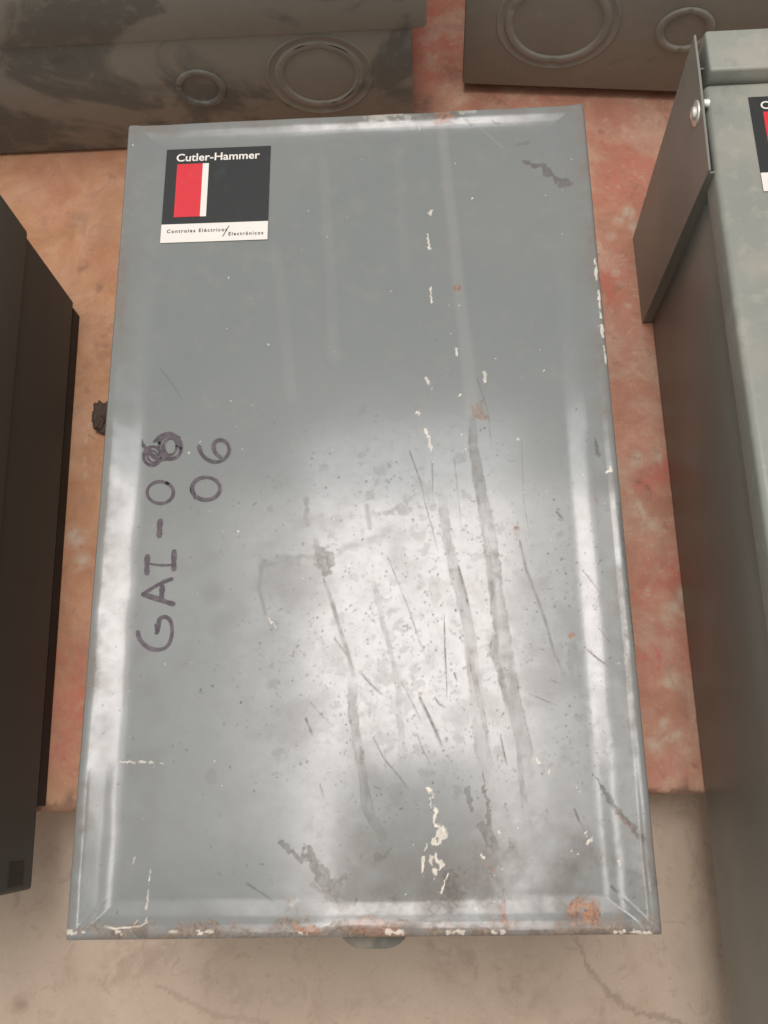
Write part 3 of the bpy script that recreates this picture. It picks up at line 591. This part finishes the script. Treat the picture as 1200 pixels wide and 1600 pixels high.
# fine splashes and specks, mostly on the lower right
rng = np.random.RandomState(11)
for k in range(2600):
    x, y = rng.normal(0.05, 0.075), rng.normal(-0.135, 0.085)
    if abs(x) > W / 2 - .004 or abs(y) > L / 2 - .004:
        continue
    r = 0.0009 + 0.0013 * rng.rand() ** 2 + (0.005 * rng.rand() if rng.rand() < 0.07 else 0)
    big = r > 0.0023
    F.stamp('dull' if (big or rng.rand() < 0.6) else 'dark', (0.26 if big else 0.35 + 0.45 * rng.rand()), 'd' if not big else 'r', [(x, y, r * (1.0 if not big else 1.4))])
for k in range(110):
    x, y = rng.choice([rng.uniform(-.19, -.165), rng.uniform(.15, .19), rng.uniform(-.1, .18)]), rng.uniform(-.32, -.02)
    F.stamp('dark', 0.3 + .3 * rng.rand(), 'd', [(x, y, .0011), (x + rng.normal(0, .0016), y - .002 * rng.rand(), .0009)])
for k in range(60):
    F.stamp('white', 0.35 + .4 * rng.rand(), 'd', [(rng.uniform(-.18, .19), rng.uniform(-.31, .3), .0008 + .0006 * rng.rand())])
# cloudy grime film over the lower right half
film = sstep(-0.12, 0.02, F.X + 0.05 * vnoise(F.X, F.Y, 0.05, 41)) * sstep(-0.02, -0.2, F.Y + 0.06 * vnoise(F.X, F.Y, 0.06, 42))
cl = 0.5 * vnoise(F.X, F.Y, 0.022, 43) + 0.6 * vnoise(F.X, F.Y * 0.7, 0.008, 44) + 0.6 * vnoise(F.X, F.Y, 0.003, 45)
F.ch['dull'] = np.maximum(F.ch['dull'], (film * 0.30 * sstep(0.05, 0.55, cl)).astype(np.float32))
cl2 = 0.7 * vnoise(F.X, F.Y, 0.030, 143) + 0.5 * vnoise(F.X, F.Y, 0.013, 144) + 0.35 * vnoise(F.X, F.Y, 0.006, 145) + 0.22 * vnoise(F.X, F.Y, 0.0027, 146)
low_band = sstep(-0.225, -0.305, F.Y + 0.03 * vnoise(F.X, F.Y, 0.03, 46)) * sstep(-0.08, 0.02, F.X)
F.ch['dull'] = np.maximum(F.ch['dull'], (low_band * 0.8 * sstep(-0.5, 0.5, cl2)).astype(np.float32))
F.ch['dark'] = np.maximum(F.ch['dark'], (low_band * sstep(0.02, 0.12, F.X) * 0.46 * sstep(-0.15, 0.6, vnoise(F.X, F.Y, 0.016, 47) + 0.6 * vnoise(F.X, F.Y, 0.006, 48) + 0.35 * vnoise(F.X, F.Y, 0.0025, 49))).astype(np.float32))
F.ch['dull'] = np.maximum(F.ch['dull'], (0.25 * sstep(0.12, 0.55, vnoise(F.X, F.Y, 0.035, 51) + .5 * vnoise(F.X, F.Y, 0.012, 52)) * sstep(.1, -.05, F.Y)).astype(np.float32))


def bevel_h(d, lin, end, slope):
    """height above the recessed panel at distance d from the outer edge"""
    c = np.clip(d - RIM, 0, None)
    d = np.where(c < .006, RIM + .003 + c * c / .012, d)
    t = np.clip((end - d) / (end - lin), 0, 1)
    ease = slope * (end - lin) * 0.5 * t * t
    return np.where(d < lin, slope * (end - lin) * 0.5 + slope * (lin - d), ease)


dl, dr, db, dt = F.X + W / 2, W / 2 - F.X, F.Y + L / 2, L / 2 - F.Y
ts, te = math.tan(R(12.6)), math.tan(R(15.0))
h = np.maximum.reduce([bevel_h(dl, .019, .036, ts), bevel_h(dr, .019, .038, ts), bevel_h(db, .013, .026, te), bevel_h(dt, .013, .026, te)])
dm = np.minimum(np.minimum(dl, dr), np.minimum(db, dt))
worn = sstep(.030, .004, dm) * np.clip(0.42 + 0.8 * vnoise(F.X, F.Y, 0.02, 81) + 0.5 * vnoise(F.X, F.Y, 0.006, 82), 0.1, 0.8)
F.ch['dull'] = np.maximum(F.ch['dull'], worn.astype(np.float32) * (0.7 + 0.5 * sstep(.012, .006, dm)))
corner = np.hypot(np.clip(RIM - np.minimum(dl, dr), 0, RIM), np.clip(RIM - np.minimum(db, dt), 0, RIM))
drop = RIM - np.sqrt(np.maximum(RIM ** 2 - np.minimum(corner, RIM) ** 2, 0))
Z = (TOP - .0055) + h - drop
Z += 0.00042 * vnoise(F.X, F.Y, 0.16, 61) + 0.00017 * vnoise(F.X, F.Y, 0.05, 62)
Z += 0.0005 * vnoise(F.X, F.Y, 0.028, 63) * sstep(.036, .015, dm)
for da, db_ in ((dl, db), (dl, dt), (dr, db), (dr, dt)):
    Z += 0.00007 * np.exp(-((da - db_) / .0013) ** 2) * sstep(.030, .018, np.minimum(da, db_)) * sstep(.003, .008, np.minimum(da, db_))
Z += -0.0012 * np.exp(-(((F.X + .0) / .02) ** 2 + ((F.Y + L / 2) / .006) ** 2)) - 0.0008 * np.exp(-(((F.X - .06) / .012) ** 2 + ((F.Y - L / 2) / .006) ** 2))
co, q, idx = sheet_mesh('cover', F, Z, None)
loop = np.concatenate([idx[0, :-1], idx[:-1, -1], idx[-1, :0:-1], idx[:0:-1, 0]])
nv = len(co)
low = co[loop].copy()
low[:, 2] = TOP - .034
co = np.concatenate([co, low])
li = np.arange(nv, nv + len(loop))
q = np.concatenate([q, np.stack([np.roll(loop, -1), loop, li, np.roll(li, -1)], -1)])
me = finish_sheet('cover', co, q, F, {'wear_a': ('dull', 'rust', 'white', 'pale'), 'wear_b': ('dark', 'ink', 'edge')})
me.materials.append(m_cover)
link(bpy.data.objects.new('cover', me), main)
PANEL = TOP - .0055

# latch tab under the near edge
pts = [(-.0135, -.322), (-.0130, -.3345), (-.0090, -.3378), (-.0040, -.3402), (.001, -.3409), (.0165, -.3409), (.0215, -.3400), (.0268, -.3373), (.0300, -.3345), (.0300, -.322)]
zt = TOP - .022
vv = [(x, y, zt) for x, y in pts] + [(x, y, zt - .002) for x, y in pts]
n_ = len(pts)
ff = [tuple(range(n_ - 1, -1, -1)), tuple(range(n_, 2 * n_))] + [(i, (i + 1) % n_, n_ + (i + 1) % n_, n_ + i) for i in range(n_)]
mesh_obj('latch_tab', vv, ff, mat_paint('tab_paint', base=(0.105, 0.102, 0.085), dust=(0.24, 0.205, 0.155), amt=0.5, scale=40, coat=0.0, rough=0.7), main)


# sticker
def sheet(name, x0, x1, y0, y1, z, mat, parent, th=0.00025):
    return box_obj(name, (x0, x1, y0, y1, z, z + th), mat, parent, 0)


def lettering(name, s, x0, x1, base, cap, z, mat, parent, off=0.0, sp=1.0):
    cu = bpy.data.curves.new(name, 'FONT')
    cu.body = s
    cu.offset = off
    cu.space_character = sp
    cu.resolution_u = 4
    t = bpy.data.objects.new('t', cu)
    C.objects.link(t)
    bpy.context.view_layer.update()
    me = bpy.data.meshes.new_from_object(t.evaluated_get(bpy.context.evaluated_depsgraph_get()))
    bpy.data.objects.remove(t)
    n = len(me.vertices)
    a = np.zeros(n * 3, np.float32)
    me.vertices.foreach_get('co', a)
    a = a.reshape(-1, 3)
    a[:, 0] = x0 + (a[:, 0] - a[:, 0].min()) / (a[:, 0].max() - a[:, 0].min()) * (x1 - x0)
    a[:, 1] = base + a[:, 1] * cap / 0.70
    a[:, 2] = z
    me.vertices.foreach_set('co', a.ravel())
    me.update()
    me.name = name
    me.materials.clear()
    me.materials.append(mat)
    return link(bpy.data.objects.new(name, me), parent)


# sticker built round its own lower left corner, 92 x 94 mm
st = sheet('sticker', 0, .0918, 0, .0943, 0, m_black, main)
st.location = (-.1657, .2113, PANEL + .0004)
st.rotation_euler = (0, 0, R(-0.5))
SZ = .00045
sheet('white_strip', 0.00005, .09175, 0.00005, .0180, SZ - .0001, m_white, st, .0002)
sheet('red_block', .0102, .0328, .0249, .0785, SZ - .0001, m_red, st, .0002)
sheet('white_bar', .0328, .0381, .0249, .0785, SZ - .0001, m_white, st, .00022)
lettering('brand_lettering', 'Cutler-Hammer', .0092, .0826, .0815, .0076, .0005, m_white, st, 0.016)
lettering('caption_lettering', 'Controles El\u00e9ctricos', .0052, .0570, .0094, .0033, .0008, m_print, st, 0.016, 1.3)
lettering('caption_lettering', 'Electr\u00f3nicos', .0584, .0880, .0050, .0033, .0008, m_print, st, 0.016, 1.3)
mesh_obj('slash', [(.0531, .0042, .0008), (.0538, .0042, .0008), (.0589, .0146, .0008), (.0582, .0146, .0008)], [(0, 1, 2, 3)], m_print, st)

# handwriting: marker strokes laid on the panel
STROKES = [(0,0.00146,[(-0.1643,-0.121),(-0.1632,-0.1249),(-0.1602,-0.1293),(-0.1554,-0.133),(-0.1496,-0.1346),(-0.1434,-0.1336),(-0.1399,-0.1297),(-0.1385,-0.1241),(-0.1386,-0.1184),(-0.1402,-0.1133),(-0.1435,-0.1103),(-0.1466,-0.1104),(-0.1485,-0.1124),(-0.1488,-0.1164),(-0.1492,-0.1207),(-0.1501,-0.122)]),(0,0.00094,[(-0.1511,-0.116),(-0.1505,-0.1193),(-0.1496,-0.1222)]),(0,0.00141,[(-0.1407,-0.0812),(-0.1467,-0.0834),(-0.154,-0.0872),(-0.1591,-0.0904),(-0.1617,-0.0926)]),(0,0.00193,[(-0.1617,-0.0926),(-0.1565,-0.0944),(-0.1494,-0.0969),(-0.1429,-0.0992),(-0.1388,-0.1005)]),(0,0.002,[(-0.1477,-0.0872),(-0.1477,-0.0916),(-0.148,-0.0957)]),(0,0.00207,[(-0.1604,-0.0633),(-0.1604,-0.07),(-0.16,-0.076)]),(0,0.00202,[(-0.14,-0.0601),(-0.1398,-0.067),(-0.1395,-0.0735)]),(0,0.00094,[(-0.1598,-0.0686),(-0.1544,-0.0697),(-0.1474,-0.0704),(-0.1398,-0.0702)]),(0,0.00212,[(-0.152,-0.0353),(-0.1523,-0.0414),(-0.1521,-0.0468)]),(0,0.00132,[(-0.1486,-0.0043),(-0.1465,-0.0057),(-0.1448,-0.0075),(-0.1436,-0.0095),(-0.143,-0.0117),(-0.1431,-0.0139),(-0.1437,-0.016),(-0.1449,-0.0178),(-0.1466,-0.0193),(-0.1487,-0.0203),(-0.1511,-0.0209),(-0.1536,-0.0209),(-0.1561,-0.0204),(-0.1584,-0.0194),(-0.1604,-0.0179),(-0.162,-0.0161),(-0.1631,-0.014),(-0.1636,-0.0119),(-0.1635,-0.0097),(-0.1628,-0.0076),(-0.1615,-0.0058),(-0.1597,-0.0044),(-0.1575,-0.0034),(-0.1551,-0.003),(-0.1526,-0.0031),(-0.1501,-0.0037),(-0.1478,-0.0048)]),(0,0.00164,[(-0.1719,0.0324),(-0.1692,0.0281),(-0.1652,0.0228),(-0.1601,0.0182),(-0.1545,0.0154),(-0.149,0.0159)]),(0,0.00118,[(-0.1543,0.017),(-0.1549,0.0147),(-0.1561,0.0127),(-0.1578,0.0114),(-0.1599,0.0107),(-0.1621,0.0108),(-0.1642,0.0117),(-0.1661,0.0133),(-0.1674,0.0153),(-0.1682,0.0177),(-0.1684,0.0202),(-0.1678,0.0226),(-0.1666,0.0245),(-0.1648,0.0259),(-0.1628,0.0265),(-0.1605,0.0264),(-0.1584,0.0255),(-0.1566,0.024),(-0.1552,0.0219),(-0.1544,0.0195),(-0.1543,0.017)]),(0,0.00103,[(-0.1578,0.0134),(-0.1592,0.0122),(-0.161,0.0115),(-0.163,0.0116),(-0.1648,0.0124),(-0.1664,0.0137),(-0.1675,0.0155),(-0.1679,0.0176),(-0.1677,0.0196),(-0.1668,0.0213),(-0.1654,0.0226),(-0.1636,0.0232),(-0.1617,0.0231),(-0.1598,0.0224),(-0.1583,0.021),(-0.1572,0.0192),(-0.1567,0.0172),(-0.157,0.0152),(-0.1578,0.0134)]),(0,0.00094,[(-0.1557,0.0197),(-0.1558,0.0174),(-0.1566,0.0155),(-0.1578,0.014),(-0.1593,0.0133),(-0.161,0.0133),(-0.1626,0.0142),(-0.164,0.0157),(-0.165,0.0177),(-0.1654,0.02),(-0.1652,0.0223),(-0.1645,0.0243),(-0.1633,0.0257),(-0.1618,0.0265),(-0.1601,0.0264),(-0.1584,0.0256),(-0.1571,0.024),(-0.1561,0.022),(-0.1557,0.0197)]),(0,0.00122,[(-0.1561,0.0293),(-0.1552,0.0316),(-0.1537,0.0336),(-0.1518,0.0349),(-0.1496,0.0357),(-0.1472,0.0357),(-0.1449,0.035),(-0.1427,0.0337),(-0.1409,0.0318),(-0.1395,0.0295),(-0.1387,0.0269),(-0.1385,0.0242),(-0.1388,0.0216),(-0.1398,0.0193),(-0.1413,0.0174),(-0.1432,0.016),(-0.1454,0.0153),(-0.1477,0.0152),(-0.15,0.0159),(-0.1522,0.0172),(-0.154,0.0191),(-0.1554,0.0214),(-0.1563,0.024),(-0.1565,0.0267),(-0.1561,0.0293)]),(0,0.00127,[(-0.1389,0.0242),(-0.1391,0.0219),(-0.1398,0.0197),(-0.1411,0.0179),(-0.1428,0.0167),(-0.1447,0.0161),(-0.1468,0.0162),(-0.1488,0.0169),(-0.1507,0.0183),(-0.1521,0.0201),(-0.1531,0.0223),(-0.1535,0.0247),(-0.1534,0.0271),(-0.1526,0.0293),(-0.1513,0.0311),(-0.1497,0.0324),(-0.1477,0.033),(-0.1456,0.0329),(-0.1436,0.0321),(-0.1418,0.0308),(-0.1403,0.0289),(-0.1393,0.0266),(-0.1389,0.0242)]),(0,0.00103,[(-0.1424,0.0262),(-0.1426,0.0237),(-0.1434,0.0216),(-0.1446,0.02),(-0.1463,0.0192),(-0.148,0.0193),(-0.1498,0.0202),(-0.1512,0.0218),(-0.1522,0.024),(-0.1526,0.0265),(-0.1525,0.029),(-0.1517,0.0311),(-0.1504,0.0327),(-0.1488,0.0335),(-0.147,0.0334),(-0.1453,0.0325),(-0.1438,0.0308),(-0.1428,0.0286),(-0.1424,0.0262)]),(0,0.00094,[(-0.1579,0.0306),(-0.1574,0.0326),(-0.1564,0.0344),(-0.1551,0.0359),(-0.1534,0.037),(-0.1514,0.0376),(-0.1494,0.0378),(-0.1473,0.0374),(-0.1453,0.0365),(-0.1436,0.0352),(-0.1421,0.0336),(-0.1411,0.0316),(-0.1405,0.0295),(-0.1403,0.0274),(-0.1407,0.0253)]),(0,0.00085,[(-0.1607,0.0304),(-0.1568,0.0352),(-0.152,0.0368),(-0.1458,0.0361),(-0.1402,0.0336)]),(1,0.0015,[(-0.1268,-0.0142),(-0.128,-0.0121),(-0.1285,-0.0099),(-0.1284,-0.0077),(-0.1276,-0.0056),(-0.1263,-0.0037),(-0.1244,-0.0022),(-0.1221,-0.0012),(-0.1195,-0.0007),(-0.1169,-0.0007),(-0.1142,-0.0013),(-0.1118,-0.0023),(-0.1097,-0.0039),(-0.1081,-0.0057),(-0.107,-0.0078),(-0.1065,-0.0101),(-0.1067,-0.0123),(-0.1076,-0.0144),(-0.109,-0.0162),(-0.1109,-0.0176),(-0.1132,-0.0186),(-0.1157,-0.0191),(-0.1184,-0.019),(-0.121,-0.0184),(-0.1234,-0.0173),(-0.1255,-0.0158),(-0.1271,-0.0139),(-0.1281,-0.0118),(-0.1285,-0.0095)]),(1,0.00099,[(-0.1258,-0.0176),(-0.1278,-0.0126),(-0.1284,-0.0069)]),(1,0.0015,[(-0.1243,0.0253),(-0.1233,0.0214),(-0.1204,0.0168),(-0.1163,0.0135),(-0.1108,0.0118),(-0.1055,0.0131),(-0.1016,0.0171),(-0.1003,0.0212),(-0.1014,0.026),(-0.1045,0.0292),(-0.1079,0.0302),(-0.1112,0.0291),(-0.1128,0.0259),(-0.1122,0.0216),(-0.1099,0.0181),(-0.107,0.0157)])]


def ribbon(vs_, fs_, pts, hw, z):
    P = np.array(pts)
    # resample with Catmull-Rom
    Q = []
    for i in range(len(P) - 1):
        p0, p1, p2, p3 = P[max(i - 1, 0)], P[i], P[i + 1], P[min(i + 2, len(P) - 1)]
        for k in range(6):
            t = k / 6
            Q.append(0.5 * ((2 * p1) + (-p0 + p2) * t + (2 * p0 - 5 * p1 + 4 * p2 - p3) * t * t + (-p0 + 3 * p1 - 3 * p2 + p3) * t ** 3))
    Q.append(P[-1])
    Q = np.array(Q)
    T = np.gradient(Q, axis=0)
    T /= np.linalg.norm(T, axis=1)[:, None] + 1e-9
    Nn = np.stack([-T[:, 1], T[:, 0]], 1)
    s = np.linspace(0, 1, len(Q))
    w = hw * (1 + 0.10 * np.sin(s * 9 + hw * 9000) + 0.06 * np.sin(s * 31 + 1))
    b = len(vs_)
    # rounded ends
    cap0 = [(Q[0] - T[0] * hw * math.cos(a) + Nn[0] * hw * math.sin(a)) for a in np.linspace(-1.4, 1.4, 7)]
    cap1 = [(Q[-1] + T[-1] * hw * math.cos(a) - Nn[-1] * hw * math.sin(a)) for a in np.linspace(-1.4, 1.4, 7)]
    for i in range(len(Q)):
        for sgn in (1, -1):
            p = Q[i] + sgn * Nn[i] * w[i]
            vs_.append((p[0], p[1], z))
    for i in range(len(Q) - 1):
        fs_.append((b + 2 * i, b + 2 * i + 1, b + 2 * i + 3, b + 2 * i + 2))
    for cap, i in ((cap0, 0), (cap1, len(Q) - 1)):
        c = len(vs_)
        for p in cap:
            vs_.append((p[0], p[1], z))
        vs_.append((Q[i][0], Q[i][1], z))
        for k in range(6):
            fs_.append((c + k, c + k + 1, c + 7))


for line in (0, 1):
    vv, ff = [], []
    for k, (ln, hw, pts) in enumerate(STROKES):
        if ln == line:
            ribbon(vv, ff, pts, hw, PANEL + .00034 + .00002 * k)
    o = mesh_obj('handwriting', vv, ff, m_ink, main)
    o['label'] = ('marker writing GAI-08 with the last digit scribbled over', 'marker correction 06 beside the scribbled digit')[line]

# ------------------------------------------------------------------ enclosure on the right
right = thing('electrical_enclosure', 'pale grey-green enclosure at the right edge, cut off by the frame, with bolted end plate', 'electrical box', (0.45, -0.08, 0), 0, 'electrical enclosures laid on the step')


def rel(o, p):
    o.parent = p
    o.location = (-p.location.x + o.location.x, -p.location.y + o.location.y, o.location.z)
    return o


RX = 0.307
rel(box_obj('body', (RX, .62, -.54, .352, 0.0035, .236), m_right_body, None, .003), right)
rel(box_obj('cover', (RX - .0045, .628, -.548, .3425, .230, .262), m_right_cover, None, .006, 5), right)
rel(box_obj('end_cap', (RX - .0010, .628, .3455, .3880, .200, .2735), m_right_cover, None, .0025, 3), right)
# end plate: upright sheet with a returned near edge
bm = bmesh.new()
x0, x1 = .2965, .2985
prof = [(.2535, 0.0), (.2535, .2635), (.344, .2705), (.385, .2725), (.362, 0.0)]
va = [bm.verts.new((x0, y, z)) for y, z in prof]
vb = [bm.verts.new((x1, y, z)) for y, z in prof]
bm.faces.new(va)
bm.faces.new(vb[::-1])
for i in range(5):
    bm.faces.new((va[i], va[(i + 1) % 5], vb[(i + 1) % 5], vb[i]))
bmesh.ops.bevel(bm, geom=bm.edges[:], offset=.0005, segments=1, affect='EDGES')
add_box(bm, x1 - .0002, RX + .004, .2538, .2558, 0.002, .2590, .0004, 1)
add_box(bm, x1 - .0002, RX + .002, .3600, .3618, 0.002, .2590, .0004, 1)
plate = rel(bm_obj('end_plate', bm, m_right_body, None), right)


def lathe_x(name, prof, cx, cy, cz, mat, seg=28):
    """revolve (r, depth) about the -x axis"""
    bm = bmesh.new()
    rings = []
    for r, d in prof:
        if r == 0:
            rings.append([bm.verts.new((cx - d, cy, cz))])
        else:
            rings.append([bm.verts.new((cx - d, cy + r * math.cos(2 * math.pi * k / seg), cz + r * math.sin(2 * math.pi * k / seg))) for k in range(seg)])
    for a, b in zip(rings[:-1], rings[1:]):
        for k in range(seg):
            k2 = (k + 1) % seg
            if len(b) == 1:
                bm.faces.new((a[k], a[k2], b[0]))
            else:
                bm.faces.new((a[k], a[k2], b[k2], b[k]))
    return bm_obj(name, bm, mat, None, True)


rel(lathe_x('bolt', [(.0108, 0), (.0107, .0010), (.0100, .0014), (.0060, .0016), (.0058, .0030), (.0050, .0040), (.0030, .0047), (0, .0050)], x0 + .0001, .320, .2520, m_steel), right)
rel(lathe_x('bolt_end', [(.0038, -.0045), (.0038, 0), (.0026, .0006), (0, .0008)], x1 + .0006, .319, .2650, m_steel, 16), right)
s2 = copy_tree(st, right)
s2.location = (.3386 - right.location.x, .2310 - right.location.y, .2624)
s2.rotation_euler = (0, 0, R(0.3))

# ------------------------------------------------------------------ enclosure on the left
left = thing('electrical_enclosure', 'dark enclosure at the left edge seen from its side, raised off the step on feet', 'electrical box', (-.328, -.0, 0), R(1.08), 'electrical enclosures laid on the step')
bm = bmesh.new()
add_box(bm, -.29, -.0005, -.317, .297, .020, .170, .003, 2)
bm_obj('body', bm, m_left, left)
box_obj('cover', (-.296, .0018, -.3205, .3008, .150, .262), m_left_cover, left, .004, 3)
for fx in (-.26, -.05):
    for fy in (-.18, .25):
        box_obj('mounting_foot', (fx - .012, fx + .012, fy - .012, fy + .012, 0, .021), m_hole, left, .001)
box_obj('gap_shade_strip', (-.022, -.0008, -.243, .290, 0.0005, .0205), m_hole, left, .001)  # near-black strip added to stand in for the shade under the body
# knockout patch near the low corner, darker than the wall
box_obj('knockout', (-.0012, .0001, -.3115, -.2905, .043, .075), m_left_dark, left, .0003, 1)


# ------------------------------------------------------------------ far enclosures with knockouts
def knockout(name, r_out, r_in, wide, y, cx, cz, mat, parent, notch, hgt=.0024, slots=()):
    """embossed ring on an upright wall facing -y: a raised half-round ring, optional flat outer groove"""
    seg = 72
    bm = bmesh.new()
    prof = []
    if wide > 0:
        prof += [(r_out + wide, -.0002), (r_out + wide - .0010, .0016), (r_out + wide - .0026, .0016), (r_out + wide - .0040, .0007), (r_out + .0015, .0005)]
    mid = (r_out + r_in) / 2
    hw = (r_out - r_in) / 2
    for k in range(9):
        a = math.pi * k / 8
        prof.append((mid + hw * math.cos(a), .0004 + hgt * min(1.0, 1.25 * math.sin(a)) if 0 < k < 8 else .0003))
    prof += [(r_in - .001, -.0002)]
    rings = []
    base_ring = len(prof) - 10
    for j, (r, d) in enumerate(prof):
        ring = []
        for k in range(seg):
            a = 2 * math.pi * k / seg
            dd = d
            if r_in - .0001 <= r <= r_out + .0001:
                for na in notch:
                    df = (a - na + math.pi) % (2 * math.pi) - math.pi
                    dd -= (d - .0004) * 0.75 * math.exp(-(df / .075) ** 2)
            ring.append(bm.verts.new((cx + r * math.cos(a), y - dd, cz + r * math.sin(a))))
        rings.append(ring)
    for a_, b_ in zip(rings[:-1], rings[1:]):
        for k in range(seg):
            k2 = (k + 1) % seg
            bm.faces.new((a_[k], a_[k2], b_[k2], b_[k]))
    ko = bm_obj(name, bm, mat, parent, True)
    for a0, a1, r in slots:
        n = 14
        va_, fa_ = [], []
        for k in range(n + 1):
            a = a0 + (a1 - a0) * k / n
            w = .0006 * math.sin(math.pi * (k + .4) / (n + .8)) + .0001
            for rr in (r - w, r + w):
                va_.append((cx + rr * math.cos(a), y - .0004 - hgt, cz + rr * math.sin(a)))
        for k in range(n):
            fa_.append((2 * k, 2 * k + 1, 2 * k + 3, 2 * k + 2))
        mesh_obj('slot', va_, fa_, m_hole, ko)
    return ko


far_l = thing('electrical_enclosure', 'mud-smeared dark enclosure at upper left with two round knockouts under its lid', 'electrical box', (-.30, .512, 0), 0, 'electrical enclosures laid on the step')
wl = box_obj('body', (-.45, .353, 0, .40, .004, .185), m_camo, far_l, .003)
box_obj('cover', (-.456, .3685, -.0045, .408, .168, .262), m_camo, far_l, .004, 3)
knockout('knockout', .0280, .0200, 0, 0, .119, .097, m_camo, far_l, (2.9,), .0024)
knockout('knockout', 0.0485, .0390, .0100, 0, .252, .107, m_camo, far_l, (1.45, 4.75), .0018, ((1.75, 2.1, .0465), (.75, 1.3, .0465), (5.2, 5.75, .0412), (4.9, 5.1, .0412)))

far_r = thing('electrical_enclosure', 'plain brown-grey enclosure at upper right behind the bolted plate, with two knockout rings', 'electrical box', (.1114, .572, 0), math.atan2(.54467 - .57196, .36715 - .1114), 'electrical enclosures laid on the step')
box_obj('body', (0, .56, 0, .40, .015, .235), m_far_right, far_r, .003)
box_obj('cover', (-.006, .566, -.004, .406, .2150, .265), m_far_right, far_r, .004, 3)
for fx in (.06, .48):
    for fy in (.08, .34):
        box_obj('mounting_foot', (fx - .012, fx + .012, fy - .012, fy + .012, 0, .016), m_hole, far_r, .001)
knockout('knockout', .0575, .0485, .0095, 0, .101, .1130, m_far_right, far_r, (4.72, 2.8), .0024)
knockout('knockout', .0310, .0225, 0, 0, .238, .108, m_far_right, far_r, (4.75, 1.6), .0026)

# ------------------------------------------------------------------ clod of dirt
bm = bmesh.new()
bmesh.ops.create_icosphere(bm, subdivisions=4, radius=1)
for v in bm.verts:
    c = np.array([v.co.x, v.co.y, v.co.z])
    n = float(vnoise(np.array([c[0] + c[2] * .7]), np.array([c[1] - c[2] * .6]), .45, 71)[0]) + .6 * float(vnoise(np.array([c[0] - c[2]]), np.array([c[1] + c[2]]), .2, 72)[0])
    s = 1 + .7 * n
    v.co.x *= .0105 * s
    v.co.y *= .0155 * s
    v.co.z *= .009 * s
o = bm_obj('dirt_clod', bm, m_rock, None, True)
o.location = (-.2965, .1635, .007)
o['label'] = 'small dark clod of dirt on the step beside the central enclosure'
o['category'] = 'clod'
